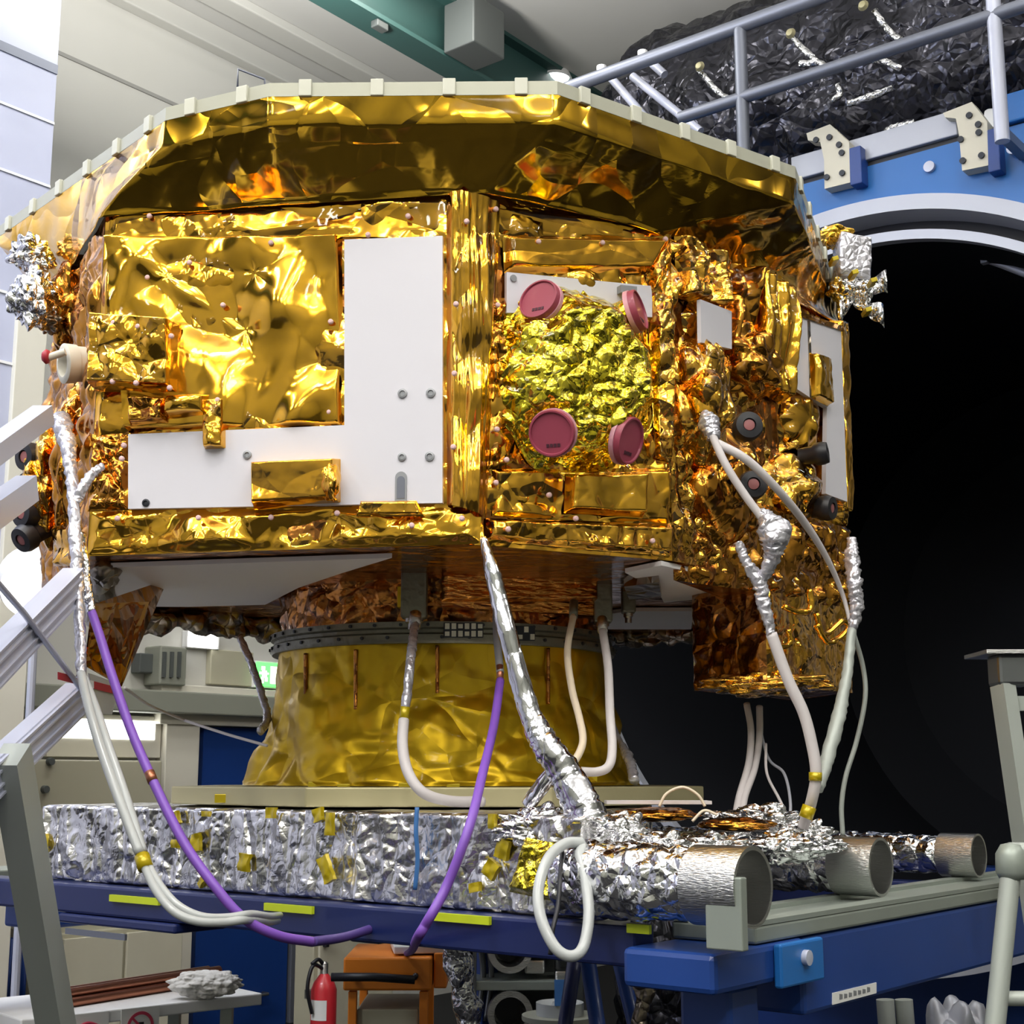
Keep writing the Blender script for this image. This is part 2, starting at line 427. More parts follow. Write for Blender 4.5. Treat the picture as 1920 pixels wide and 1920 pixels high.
# cupboards
t = thing('wall_cupboard', 'low beige cupboard against the wall behind the purple cable, below the bright window', 'cupboard', W(200, 1560, .3))
obj('case', wbox(30, 1425, 300, 1640, .3, 0, .01), 'cab', t, False)
for (u, v) in ((82, 1480), (92, 1428), (30, 1512)): obj('knob', lathebm(W(u, v, .3), B_, [(0, .03), (.02, .03), (.022, 0)], 14), 'grey_dk', t, SH)
t = thing('storage_cupboard', 'beige storage cupboard with two doors behind the copper pipes', 'cupboard', W(230, 1900, .5))
a0, a1, z0, z1 = wr(112, 1740, 345, 1900, .5)
obj('case', abb(a0, a1, WL + .001, WL + .48, 0, z1, .01), 'cab', t, False)
am = (a0 + a1) / 2
for s0, s1 in ((a0 + .02, am - .012), (am + .012, a1 - .02)):
    dd = obj('door', abb(s0, s1, WL + .481, WL + .5, .05, z1 - .03, .004), 'wall_beige', t, False)
    obj('knob', lathebm(ab(am + (.05 if s0 > am else -.05), WL + .5, z1 - .35), B_, [(0, .03), (.014, .03), (.016, 0)], 12), 'steel', dd, SH)
t = thing('grey_cabinet', 'pale grey-beige cabinet standing on the wall side of the orange cart', 'cabinet', W(620, 1900, .3))
a0, a1, z0, z1 = wr(592, 1742, 742, 1900, 1.06)
obj('case', abb(a0, a1, WL + .88, WL + 1.04, 0, z1, .008), 'cab', t, False)
obj('door', abb(a0 + .03, a1 - .03, WL + 1.041, WL + 1.06, .05, z1 - .05, .004), 'wall_beige', t, False)
obj('handle', wbox(612, 1748, 618, 1776, .03, 1.06, .003), 'black', t, False)
# blue hanging coverall-like curtain at the lower left edge
bm = new()
a0, a1, z0, z1 = wr(-10, 1760, 46, 1900, .25)
n = 40
for k in range(n):
    s0, s1 = a0 + (a1 - a0) * k / n, a0 + (a1 - a0) * (k + 1) / n
    o0, o1 = .25 + .04 * sin(k * .9), .25 + .04 * sin((k + 1) * .9)
    hexa(bm, [ab(s0, WL + o0, .2), ab(s1, WL + o1, .2), ab(s1, WL + o1 - .02, .2), ab(s0, WL + o0 - .02, .2), ab(s0, WL + o0, z1), ab(s1, WL + o1, z1), ab(s1, WL + o1 - .02, z1), ab(s0, WL + o0 - .02, z1)])
bmesh.ops.remove_doubles(bm, verts=bm.verts, dist=1e-4)
tag(obj('hanging_cloth', bm, 'door_blue', None, True), 'dark blue cloth hanging at the lower left behind the stair leg', 'cloth')

# fire extinguisher by the wall
pE = W(606, 1920, 1.2); cE = V((pE.x, pE.y, 0))
t = thing('fire_extinguisher', 'red fire extinguisher with a white label left of the orange cart', 'fire extinguisher', cE)
zt = W(606, 1842, 1.2).z; R = .074
obj('cylinder', lathebm(cE, UP, [(0, .0), (R * .96, .0), (R, .02), (R, zt - .04), (R * .8, zt), (R * .4, zt + .04), (.02, zt + .05), (0, zt + .05)], 28), 'red', t, SH)
obj('valve', lathebm(cE + UP * (zt + .045), UP, [(0, 0), (.022, 0), (.022, .06), (.012, .07), (0, .07)], 16), 'steel', t, SH)
obj('lever', tubebm([cE + UP * (zt + .10) - A_ * .01, cE + UP * (zt + .13) - A_ * .05, cE + UP * (zt + .11) - A_ * .10], .011), 'black', t)
obj('hose', tubebm([cE + UP * (zt + .07), cE + UP * (zt + .10) - A_ * .09, cE + UP * (zt - .02) - A_ * .13, cE + UP * (zt - .16) - A_ * .09], .011), 'black', t)
bm = new()
for k in range(10):
    a1 = [-pi / 2 + -.7 + 1.4 * q / 10 for q in (k, k + 1)]
    x = lambda an, r: cE + V((cos(an - .35), sin(an - .35), 0)) * r
    z0, z1 = zt - .20, zt - .09
    bm.faces.new([bm.verts.new(p) for p in (x(a1[0], R + .002) + UP * z0, x(a1[1], R + .002) + UP * z0, x(a1[1], R + .002) + UP * z1, x(a1[0], R + .002) + UP * z1)])
bmesh.ops.remove_doubles(bm, verts=bm.verts, dist=1e-5)
obj('label', bm, 'paper', t)
bk = abb(cE.dot(A_) - .02, cE.dot(A_) + .02, WL + 1.062, cE.dot(B_) - .06, zt - .1, zt - .05); obj('wall_bracket', bk, 'steel_dark', t, False)

# orange cart
yc = 5.7
t = thing('tool_cart', 'orange tool cart with a white cabinet body and dark handle under the trolley', 'cart', atY(740, 1920, yc) * 1.0)
t.location.z = 0; ORG[t] = V(t.location)
cx0, cx1, zt = atY(655, 1800, yc).x, atY(800, 1800, yc).x, atY(740, 1787, yc).z
obj('top_tray', boxbm(V(((cx0 + cx1) / 2, yc + .22, zt - .075)), V(((cx1 - cx0) / 2 + .02, 0, 0)), V((.0, .24, 0)), V((0, 0, .06)), .008), 'ochre', t, False)
obj('side_bracket', boxbm(V((cx1 + .05, yc + .2, zt - .07)), V((.025, 0, 0)), V((0, .16, 0)), V((0, 0, .065)), .006), 'ochre', t, False)
for x in (cx0 + .015, cx1 - .01):
    for y in (yc + .01, yc + .43): obj('post', boxbm(V((x, y, (zt - .14) / 2 + .02)), V((.016, 0, 0)), V((0, .016, 0)), V((0, 0, (zt - .14) / 2 - .02)), .003), 'ochre', t, False)
obj('cabinet_body', boxbm(V(((cx0 + cx1) / 2, yc + .22, .40)), V(((cx1 - cx0) / 2 - .03, 0, 0)), V((0, .2, 0)), V((0, 0, .33)), .006), 'cab', t, False)
obj('push_handle', tubebm([V((cx0 - .06, yc - .06, zt - .08)), V((cx0 + .1, yc - .06, zt - .08)), V((cx1 - .04, yc - .06, zt - .09))], .016, n=0), 'black', t)
for x in (cx0 + .02, cx1 - .04): obj('handle_arm', tubebm([V((x, yc - .06, zt - .08)), V((x, yc + .0, zt - .08))], .011, n=0), 'black', t)
for x in (cx0 + .02, cx1 - .02):
    for y in (yc + .03, yc + .41): obj('caster', lathebm(V((x - .012, y, .03)), V((1, 0, 0)), [(0, 0), (.03, 0), (.03, .024), (0, .024)], 16), 'black', t, SH)
bm = boxbm(V(((cx0 + cx1) / 2 + .12, yc + .2, zt + .006)), V((.12, .02, 0)), V((-.02, .15, 0)), V((0, 0, .014)), .004)
tag(obj('paper_stack', bm, 'paper', None, False), 'white papers lying on top of the orange cart', 'paper')

# instrument rack with round ports
yr = 6.6
t = thing('pump_rack', 'dark grey steel rack with round vacuum ports right of the foil-wrapped hose', 'equipment rack', V((atY(985, 1900, yr).x, yr + .3, 0)))
xa, xb = atY(885, 1800, yr).x, atY(1085, 1800, yr).x
zt = atY(980, 1745, yr).z
for x in (xa, xb):
    for y in (yr, yr + .5): obj('upright', boxbm(V((x, y, zt / 2)), V((.02, 0, 0)), V((0, .02, 0)), V((0, 0, zt / 2)), .003), 'steel_dark', t, False)
obj('back_panel', boxbm(V(((xa + xb) / 2, yr + .3, zt / 2 + .05)), V(((xb - xa) / 2, 0, 0)), V((0, .01, 0)), V((0, 0, zt / 2 - .05))), 'grey_dk', t, False)
for v in (1745, 1848): obj('shelf', boxbm(V(((xa + xb) / 2, yr + .25, atY(980, v, yr).z)), V(((xb - xa) / 2 + .02, 0, 0)), V((0, .26, 0)), V((0, 0, .02)), .004), 'rail_grey' if v > 1800 else 'steel_dark', t, False)
for (u, v, r) in ((955, 1780, .10), (955, 1900, .10)):
    c = atY(u, v, yr + .02)
    p = obj('vacuum_port', lathebm(c, V((.15, -1, 0)), [(r * .68, -.2), (r * .68, 0), (r, .0), (r, .03), (r * .72, .03), (r * .68, .0), (r * .66, -.15), (0, -.15)], 32), 'steel', t, SH)
    obj('port_opening', lathebm(c + V((0, .1, 0)), V((.15, -1, 0)), [(0, 0), (r * .655, 0), (r * .655, .004), (0, .004)], 28), 'black', p, SH)
for (u, v) in ((1003, 1815), (1060, 1835)):
    c = atY(u, v, yr)
    obj('valve_block', boxbm(c + V((0, .1, 0)), V((.045, 0, 0)), V((0, .07, 0)), V((0, 0, .03)), .01), 'steel', t, False)
for u in (900, 915, 1040):
    obj('gas_pipe', tubebm([atY(u, 1760, yr + .1), atY(u + 6, 1830, yr + .12), atY(u - 4, 1915, yr + .1)], .014), 'steel_dark', t)
# white cone-shaped vessel by the rack
c = atY(1050, 1920, 6.3)
t = thing('sample_bottle', 'pale conical bottle with a blue label at the foot of the pump rack', 'bottle', V((c.x, c.y, .62)))
cb = V((c.x, c.y, .62))
zt = atY(1050, 1878, 6.3).z
obj('body', lathebm(cb, UP, [(0, 0), (.10, 0), (.10, .05), (.04, zt - .62 - .03), (.03, zt - .62), (0, zt - .62)], 24), 'hose_white', t, SH)
obj('label', boxbm(cb + V((-.0, -.088, .10)), V((.025, 0, 0)), V((0, .002, .0)), V((0, .014, .05))), 'tape_blue', t, False)
st_ = thing('side_stand', 'small grey stand carrying the conical bottle below the white hose loop', 'stand', V((c.x, c.y, 0)))
obj('top', lathebm(V((c.x, c.y, .6)), UP, [(0, 0), (.16, 0), (.16, .02), (0, .02)], 24), 'grey_box', st_, SH)
obj('column', lathebm(V((c.x, c.y, 0)), UP, [(.14, 0), (.14, .02), (.03, .03), (.03, .6)], 20), 'grey_dk', st_, SH)

# silver foil wrapped hose hanging behind the trolley
bm = tubebm([atY(842, 1752, 5.2), atY(858, 1800, 5.2), atY(868, 1860, 5.2), atY(880, 1935, 5.2), V((atY(890, 1960, 5.2).x, 5.2, .4)), V((atY(900, 1990, 5.2).x, 5.3, .02))], .045, seg=20, n=10, jit=.5)
tag(obj('foil_hose', bm, 'silver', None, True), 'silver foil-wrapped hose hanging below the trolley between orange cart and rack', 'hose')
# blue stand legs
t = thing('blue_stand', 'blue tubular stand with splayed legs behind the white hose loop', 'stand', V((atY(1140, 1900, 5.3).x, 5.4, 0)))
for (u0, u1, y, m) in ((1095, 1120, 5.2, 'blue'), (1150, 1190, 5.5, 'blue'), (1085, 1060, 5.6, 'blue_dark')):
    p0 = atY(u0, 1752, y); p1 = atY(u1, 1920, y); d = p1 - p0; p2 = p0 + d * (p0.z / -d.z)
    obj('leg', tubebm([p0, p2], .028, n=0, seg=16), m, t)
p0 = atY(1070, 1760, 5.35); p1 = atY(1195, 1765, 5.35)
obj('top_bar', tubebm([p0, p1], .03, n=0, seg=16), 'blue_dark', t)
# dark and silver bags in the shade under the rails
def blob(c, rx, ry, rz, amp, s, seed, sub=4):
    bm = new(); bmesh.ops.create_icosphere(bm, subdivisions=sub, radius=1)
    for v in bm.verts:
        n = v.co.normalized(); q = n * s + V((seed * 3.1, seed, -seed))
        d, _ = noise.voronoi(q)
        k = 1 + amp * (min(d[1] - d[0], .7) - .3) + .5 * amp * noise.noise(q * .6)
        v.co = V(c) + V((n.x * rx, n.y * ry, n.z * rz)) * k
    return bm
c = atY(1275, 1870, 6.3)
tag(obj('black_bag', blob((c.x, c.y, .62), .25, .3, .62, .35, 2.2, 3, 5), 'dark_foil', None, True), 'black crumpled plastic cover hanging under the blue trolley corner', 'cover')
c = atY(1795, 1900, 5.2)
tag(obj('silver_bag', blob((c.x, c.y, .42), .16, .2, .42, .3, 2.0, 5, 5), 'flange', None, True), 'crumpled pale bag on the floor below the blue rail at right', 'bag')
c = atY(1215, 1895, 5.4)
tag(obj('foil_strip', tubebm([atY(1215, 1775, 5.4), atY(1200, 1830, 5.4), atY(1208, 1880, 5.4), atY(1200, 1935, 5.4), V((c.x, 5.4, .02))], .03, seg=16, jit=.7, n=10), 'grey_foil', None, True), 'crinkled brown-grey foil strip hanging beside the black cover', 'foil')
for (u, lab) in ((1660, 'short pale upright tube below the blue rail, left one of two'), (1695, 'short pale upright tube below the blue rail, right one of two')):
    p0 = atY(u, 1885, 5.4)
    tag(obj('floor_tube', tubebm([V((p0.x + .03, p0.y, 0)), p0 + V((.0, 0, .02))], .032, n=0, seg=16), 'alu_leg', None, SH), lab, 'tube')

# work table with copper pipes at lower left
zt = .85
pt = [atZ(120, 1896, zt), atZ(300, 1884, zt), atZ(495, 1857, zt)]
t = thing('work_table', 'white-topped work table with copper pipes at the lower left', 'table', V((pt[1].x, pt[1].y + .1, 0)))
e0, e1 = atZ(40, 1912, zt), atZ(492, 1862, zt)
dr = (e1 - e0); dr.z = 0; pr_ = V((-dr.y, dr.x, 0)).normalized() * .5
bm = prismbm([e0, e1, e1 + pr_, e0 + pr_], V((0, 0, -.04))); bevel(bm, .005)
obj('table_top', bm, 'white_plain', t, False)
dn = dr.normalized(); pn = pr_.normalized()
for s, w in ((.12, .06), (.12, .44), (.88, .06), (.88, .44)):
    p = e0 + dr * s + pn * w; bm = new(); hexa(bm, [V((p.x + x, p.y + y, z)) for z in (0, zt - .04) for x, y in ((-.02, -.02), (.02, -.02), (.02, .02), (-.02, .02))]); obj('leg', bm, 'alu_leg', t, False)
q0, q1 = atZ(128, 1872, zt + .03), atZ(425, 1815, zt + .05)
dq = q1 - q0; nq = V((-dq.y, dq.x, 0)).normalized()
for k in range(6):
    row, i = (0, k) if k < 4 else (1, k - 4)
    off = nq * (.034 * i + .017 * row) ; zz = zt + .016 + .028 * row
    p0 = q0 + off; p1 = q1 + off - dq * .03 * (k % 3)
    p0.z = zz; p1.z = zz
    nm = ('copper pipe nearest the table edge in the bundle', 'second copper pipe from the table edge', 'third copper pipe from the table edge', 'copper pipe at the back of the bundle on the table', 'front one of the two copper pipes stacked on top', 'rear one of the two copper pipes stacked on top')[k]
    tag(obj('copper_pipe', tubebm([p0, p1], .0155, n=0, seg=14), 'copper', None, SH), nm, 'pipe', 'copper pipes on the work table')
c = atZ(385, 1872, zt)
tag(obj('white_cloth', blob((c.x, c.y - .02, zt + .05), .125, .05, .046, .28, 2.6, 9, 5), 'cloth', None, True), 'crumpled white cloth on the work table in front of the copper pipes', 'cloth')
def hang_sign(name, u0, u1, label, rot=0):
    s = [(p - e0.x) / dr.x for p in (atY(u0, 1890, e0.y + dr.y * .4).x, atY(u1, 1890, e0.y + dr.y * .6).x)]
    a, b = e0 + dr * s[0], e0 + dr * s[1]
    n = -pn
    bm = new(); off = n * .006
    hexa(bm, [a + off + UP * -.13, b + off + UP * -.13, b + n * .003 + UP * -.13, a + n * .003 + UP * -.13, a + off + UP * -.002, b + off + UP * -.002, b + n * .003 + UP * -.002, a + n * .003 + UP * -.002])
    o = obj(name, bm, 'paper', None, False); tag(o, label, 'sign')
    return o, (a + b) / 2 + n * .0075, (b - a).normalized(), n
o, c, x, n = hang_sign('prohibition_sign', 228, 302, 'white paper sign with a red prohibition circle on the table edge')
bm = new(); lathe(bm, c - UP * .062, n, [(.038, 0), (.048, 0), (.048, .001), (.038, .001)], 40, closed=True)
dv = (x * .7 - UP * .7); dw = (x * .7 + UP * .7); cc = c - UP * .062
hexa(bm, [cc - dv * .04 - dw * .004, cc + dv * .04 - dw * .004, cc + dv * .04 + dw * .004, cc - dv * .04 + dw * .004] + [p + n * .001 for p in (cc - dv * .04 - dw * .004, cc + dv * .04 - dw * .004, cc + dv * .04 + dw * .004, cc - dv * .04 + dw * .004)])
obj('prohibition_ring', bm, 'paper_red', o, False)
bm = boxbm(cc - UP * .006, x * .012, n * .0006, UP * .02); obj('hand_symbol', bm, 'black', o, False)
o, c, x, n = hang_sign('notice_sign', 146, 226, 'white paper notice with a pink arc left of the prohibition sign')
bm = new(); tube(bm, [c - UP * .05 - x * .05, c - UP * .032, c - UP * .05 + x * .05], .005, n=8, seg=6); obj('pink_arc', bm, 'paper_red', o)

# ------------------------------------------------------------------ thermal vacuum chamber at the end of the hall
AC, BC_, ZC = 7.0, -3.185, 2.641
def CH(u, v, a=AC): return onpl(u, v, A_ * a, A_)
cc = ab(AC, BC_, ZC)
def rad_at(u, v, a): 
    p = CH(u, v, a) - ab(a, BC_, ZC); return p.length
R1 = rad_at(1740, 362, AC - .06); R2 = rad_at(1740, 391, AC - .06); R3 = rad_at(1740, 429, AC); R4 = rad_at(1740, 447, AC)
t = thing('vacuum_chamber', 'huge round black vacuum chamber opening with pale flange rings behind the spacecraft', 'vacuum chamber', ab(AC + 1.5, BC_, 0))
bm = lathebm(cc, A_, [(R1, -.06), (R1, .10), (R2 - .02, .10), (R2, -.06)], 160, closed=True); obj('outer_flange', bm, 'flange', t, SH)
bm = lathebm(cc, A_, [(R3, 0), (R3, .06), (R4, .06), (R4, 0)], 160, closed=True); obj('inner_ring', bm, 'flange', t, SH)
bm = lathebm(cc, A_, [(R2 + .01, .10), (R4 + .01, .065)], 160); obj('seal_groove', bm, 'black', t)
bm = lathebm(cc, A_, [(R4 + .01, .06), (R4 + .01, 3.4), (R4 * .8, 3.75), (0, 3.9)], 96); obj('shroud', bm, 'void', t, SH)
bm = lathebm(cc, A_, [(R1 - .02, .10), (R1 - .05, 3.5), (R1 * .8, 3.95), (0, 4.1)], 96); obj('shell', bm, 'steel_dark', t, SH)
for a in (AC + .6, AC + 3.0):
    obj('saddle', abb(a, a + .25, BC_ - 1.2, BC_ + 1.2, 0, ZC - R1 * .82), 'blue', t, False)
# curved pipe and bracket, and drawn lamp reflections, just inside the opening
pp = [CH(u, v, AC + .5) for (u, v) in ((1665, 470), (1700, 463), (1745, 463), (1790, 470), (1828, 480), (1870, 492), (1930, 515))]
obj('shroud_pipe', tubebm(pp, .024, n=8), 'flange', t)  # pale paint carries the glint along the pipe
obj('pipe_bracket', boxbm(CH(1846, 478, AC + .45), B_ * .018, A_ * .02, UP * .05), 'flange', t, False)
def loop(u, v, ru, rv, a, n=20, s=0, e=2 * pi): return [CH(u + ru * cos(s + (e - s) * k / n), v + rv * sin(s + (e - s) * k / n), a) for k in range(n + 1)]
obj('glint_loop', tubebm(loop(1816, 520, 17, 19, AC + 1.2, s=.6, e=5.6), .006, n=0, seg=6), 'bolt', t)  # reflections of lights, modelled as thin grey loops
obj('glint_loop', tubebm(loop(1893, 535, 22, 14, AC + 1.2, s=-1.4, e=1.3), .006, n=0, seg=6), 'bolt', t)
obj('glint_loop', tubebm(loop(1763, 515, 9, 13, AC + 1.2, s=-.3, e=2.6), .006, n=0, seg=6), 'bolt', t)
# blue yoke over the flange
pL, pR = CH(1530, 332, AC), CH(1920, 262, AC)
ztop = (pL.z + CH(1900, 250, AC).z) / 2
bm = new(); n = 60; rows = []
for k in range(n + 1):
    an = radians(28 + 124 * k / n)
    b, z = BC_ + (R1 - .01) * cos(an), ZC + (R1 - .01) * sin(an)
    rows.append([ab(AC - .02, b, z), ab(AC - .02, b, ztop), ab(AC + .14, b, ztop), ab(AC + .14, b, z)])
vs = [[bm.verts.new(p) for p in r] for r in rows]
for k in range(n):
    for i in range(4): bm.faces.new((vs[k][i], vs[k][(i + 1) % 4], vs[k + 1][(i + 1) % 4], vs[k + 1][i]))
bm.faces.new(vs[0]); bm.faces.new(vs[-1][::-1]); bmesh.ops.recalc_face_normals(bm, faces=bm.faces)
obj('blue_yoke', bm, 'blue_bright', t, False)
bL, bR = CH(1490, 330, AC).dot(B_), CH(2150, 200, AC).dot(B_)
zw = CH(1700, 266, AC).z
obj('white_box_beam', abb(AC - .04, AC + .2, bL, CH(1800, 245, AC).dot(B_), ztop + .03, ztop + .03 + .14, .006), 'flange', t, False)
obj('dark_gap_strip', abb(AC - .01, AC + .1, bL, bR, ztop, ztop + .03), 'black', t, False)
for (u0, u1, v0, v1) in ((1594, 1613, 272, 348), (1853, 1871, 238, 324)):
    p, q = CH(u0, v1, AC - .1), CH(u1, v0, AC - .1)
    obj('blue_upright', abb(AC - .1, AC + .05, p.dot(B_), q.dot(B_), p.z, q.z, .005), 'blue', t, False)
p, q = CH(1885, 320, AC - .05), CH(1990, 225, AC - .05)
obj('blue_bracket_box', abb(AC - .05, AC + .2, p.dot(B_), q.dot(B_), ztop + .01, ztop + .17, .01), 'blue_bright', t, False)
for (u, v) in ((1900, 280), (1744, 314)):
    obj('bright_bolt', lathebm(CH(u, v, AC - .052 if u > 1800 else AC - .02), -A_, [(.03, 0), (.03, .02), (0, .025)], 16), 'alu', t, SH)
for poly, bolts in (([(1512, 250), (1556, 233), (1592, 266), (1594, 342), (1546, 354), (1545, 300), (1538, 266), (1515, 263)], [(1531, 263), (1556, 258), (1574, 272), (1579, 287), (1551, 333), (1580, 325)]),
                    ([(1768, 212), (1822, 191), (1851, 228), (1853, 310), (1804, 320), (1798, 252), (1792, 222), (1772, 220)], [(1802, 262), (1818, 217), (1835, 234), (1836, 249), (1806, 302), (1841, 292)])):
    br = obj('lifting_clamp', prismbm([CH(u, v, AC - .10) for u, v in poly], A_ * .09), 'clamp', t, False)
    for (u, v) in bolts: obj('bolt', lathebm(CH(u, v, AC - .10), -A_, [(.017, 0), (.017, .012), (0, .012)], 10), 'bolt_dark', br, SH)

# railing of the platform above the chamber
AG = AC - .35
def G(u, v, a=AG): return onpl(u, v, A_ * a, A_)
hz = G(1195, 118).z; mz = G(1585, 120).z
bL, bR = G(1062, 170).dot(B_), G(1920, -40).dot(B_) + 1.2
t = thing('guard_railing', 'grey metal guard railing of the platform over the chamber at upper right', 'railing', ab(AG, -3, ztop))
obj('handrail', tubebm([ab(AG, bL, hz), ab(AG, bR, hz)], .042, n=0, seg=16), 'galv', t, SH)
obj('mid_rail', tubebm([ab(AG, G(1275, 216).dot(B_), mz), ab(AG, bR, mz)], .036, n=0, seg=16), 'galv', t, SH)
for (u, v, r) in ((1391, 170, .036), (1866, 60, .036)):
    b = G(u, v).dot(B_)
    obj('post', tubebm([ab(AG, b, ztop - .22), ab(AG, b, hz + .0)], r, n=0, seg=16), 'galv' if u < 1500 else 'alu', t, SH)  # right post in paler metal, standing in for its white highlight
    obj('post_foot', abb(AG, AC - .03, b - .025, b + .025, ztop - .2, ztop - .15), 'galv', t, False)
for (u0, v0, u1, v1) in ((1143, 143, 1225, 238), (1186, 143, 1276, 216)):
    p0, p1 = G(u0, v0, AG + .25), G(u1, v1, AG + .25); d = (p1 - p0)
    obj('stair_rail', tubebm([p0, p1 + d * .4], .026, n=0, seg=12), 'alu', t, SH)
obj('stair_rail', tubebm([G(1224, 120, AG + .25), G(1246, 140, AG + .25)], .026, n=0, seg=12), 'alu', t, SH)
for (u, v) in ((1128, 130), (1205, 102)):
    obj('rail_bolt', lathebm(G(u, v), UP, [(0, -.02), (.03, -.02), (.03, .02), (0, .03)], 12), 'white_plain', t, SH)

# dark foil bundle behind the railing
AD = AC + 1.1
zt_, zb_ = onpl(1400, 62, A_ * AD, A_).z, ztop + .15
bl_, br_ = onpl(1222, 150, A_ * AD, A_).dot(B_), onpl(1920, 100, A_ * AD, A_).dot(B_) + 1.5
rr = (zt_ - zb_) / 2 + .18
bm = tubebm([ab(AD, bl_, (zt_ + zb_) / 2 - .05), ab(AD, bl_ + .25, (zt_ + zb_) / 2 - .12), ab(AD, (bl_ + br_) / 2, (zt_ + zb_) / 2 - .12), ab(AD, br_, (zt_ + zb_) / 2 - .12)], [.55 * rr, rr, rr, rr], seg=72, n=40)
for v in bm.verts:
    q = v.co * 2.2
    d, _ = noise.voronoi(q); v.co += (v.co - ab(AD, v.co.dot(B_), (zt_ + zb_) / 2 - .12)).normalized() * (.11 * (min(d[1] - d[0], .7) - .3) + .06 * noise.noise(q * 3))
t = thing('dark_duct', 'black foil-wrapped duct behind the railing at the upper right', 'duct', ab(AD, (bl_ + br_) / 2, zb_))
obj('foil_wrap', bm, 'dark_foil', t)
for k, pts in enumerate((((1310, 130), (1345, 170), (1365, 185)), ((1480, 65), (1515, 100), (1545, 125)), ((1640, 20), (1665, 55), (1690, 75)), ((1570, 160), (1575, 175), (1560, 190)), ((1590, 195), (1620, 185), (1675, 165)), ((1660, 245), (1690, 235), (1715, 230)), ((1500, 120), (1530, 118), (1560, 128)), ((1600, 115), (1650, 112), (1690, 130)))):
    obj('silver_strap', tubebm([onpl(u, v, A_ * (AD - rr - .06), A_) for u, v in pts], .02, n=6, seg=8, jit=.5), 'silver', t)
for (u, v) in ((1314, 126), (1484, 64), (1620, 12)):  # pale discs stand in for lamp reflections on the foil
    obj('lamp_glint', lathebm(onpl(u, v, A_ * (AD - rr - .07), A_), -A_, [(0, 0), (.032, .01), (.02, .03), (0, .035)], 12), 'beige_metal', t, SH)
obj('hanger', abb(AD - .05, AD + .05, bl_ + .6, bl_ + .7, zt_ - .1, HC), 'steel_dark', t, False)
obj('hanger', abb(AD - .05, AD + .05, br_ - .7, br_ - .6, zt_ - .1, HC), 'steel_dark', t, False)
p, q = onpl(1880, 245, A_ * (AC + .45), A_), onpl(1990, 190, A_ * (AC + .45), A_)
tag(obj('bright_patch', abb(AC + .3, AC + .6, onpl(1843, 240, A_ * (AC + .3), A_).dot(B_), q.dot(B_), ztop + .1, q.z + .02, .03), 'white_plain', None, SH), 'added white box for the bright patch beside the right clamp above the chamber', 'duct')  # white box added to give the bright patch here

# ------------------------------------------------------------------ trolley carrying the test platform
TA, TB, TZ = 2.515, -1.497, 1.31
t = thing('trolley', 'blue rail trolley frame under the silver foil platform', 'trolley', ab(3.2, -2.4, 0))
obj('front_beam', abb(TA + .03, TA + .11, -4.3, TB - .21, 1.215, 1.297, .008), 'blue_dark', t, False)
obj('rear_beam', abb(4.1, 4.2, -4.3, TB - .21, 1.2, 1.297, .006), 'blue_dark', t, False)
obj('left_beam', abb(TA + .11, 4.1, -3.7, -3.6, 1.2, 1.297, .006), 'blue_dark', t, False)
obj('cross_beam', abb(TA + .11, 4.1, -2.6, -2.5, 1.2, 1.297, .006), 'blue_dark', t, False)
def TF(u, v): return onpl(u, v, A_ * (TA + .03), A_)
p, q = TF(112, 1760), TF(335, 1700)
obj('hanging_box', abb(TA + .02, TA + .20, p.dot(B_), q.dot(B_), q.z - .07, 1.214, .006), 'blue_dark', t, False)
p, q = TF(132, 1750), TF(245, 1738)
obj('label_plate', abb(TA + .012, TA + .0195, p.dot(B_), q.dot(B_), p.z, p.z + .016), 'galv', t, False)
for (u0, u1, v) in ((210, 302, 1687), (500, 590, 1703), (815, 922, 1722), (1222, 1332, 1747)):
    p, q = TF(u0, v), TF(u1, v); z = TF((u0 + u1) / 2, v).z
    obj('lime_strip', abb(TA + .02, TA + .0295, p.dot(B_), min(q.dot(B_), TB - .22), z - .009, z + .009), 'lime', t, False)
obj('corner_box', abb(TA - .02, TA + .36, TB - .205, TB + .01, 1.185, 1.262, .012), 'blue', t, False)
cb = obj('corner_bracket', abb(TA + .21, TA + .40, TB + .011, TB + .03, 1.175, 1.262, .005), 'blue_bright', t, False)
obj('bolt', lathebm(ab(TA + .31, TB + .03, 1.228), B_, [(.016, 0), (.016, .012), (0, .014)], 12), 'alu', cb, SH)
obj('side_rail', abb(TA + .37, 5.6, TB - .20, TB - .005, 1.10, 1.262, .01), 'blue', t, False)
obj('side_rail', abb(TA + .37, 5.6, -4.5, -4.3, 1.10, 1.262, .01), 'blue', t, False)
bm = abb(TA + .16, 5.6, TB - .20, TB, 1.264, 1.30, .006); abbox(bm, TA + .16, 5.6, TB - .05, TB, 1.30, 1.31); abbox(bm, TA + .16, 5.6, TB - .2, TB - .16, 1.30, 1.31)
obj('running_rail', bm, 'rail_grey', t, False)
bm = abb(TA + .0, 5.6, -4.5, -4.3, 1.264, 1.30, .006); obj('running_rail', bm, 'rail_grey', t, False)
for (a, b) in ((TA + .18, TB - .10), (5.3, TB - .10), (TA + .18, -4.4), (5.3, -4.4)):
    obj('leg', abb(a - .06, a + .06, b - .06, b + .06, .02, 1.18, .01), 'blue', t, False)
    obj('foot_plate', abb(a - .1, a + .1, b - .1, b + .1, 0, .02), 'steel_dark', t, False)
def TS(u, v): return onpl(u, v, B_ * (TB - .005), B_)
st = [TS(1560, 1884), TS(1642, 1862), TS(1642, 1842), TS(1560, 1862)]
sk = obj('sticker', prismbm(st, B_ * .002), 'paper', t, False)
bm = new()
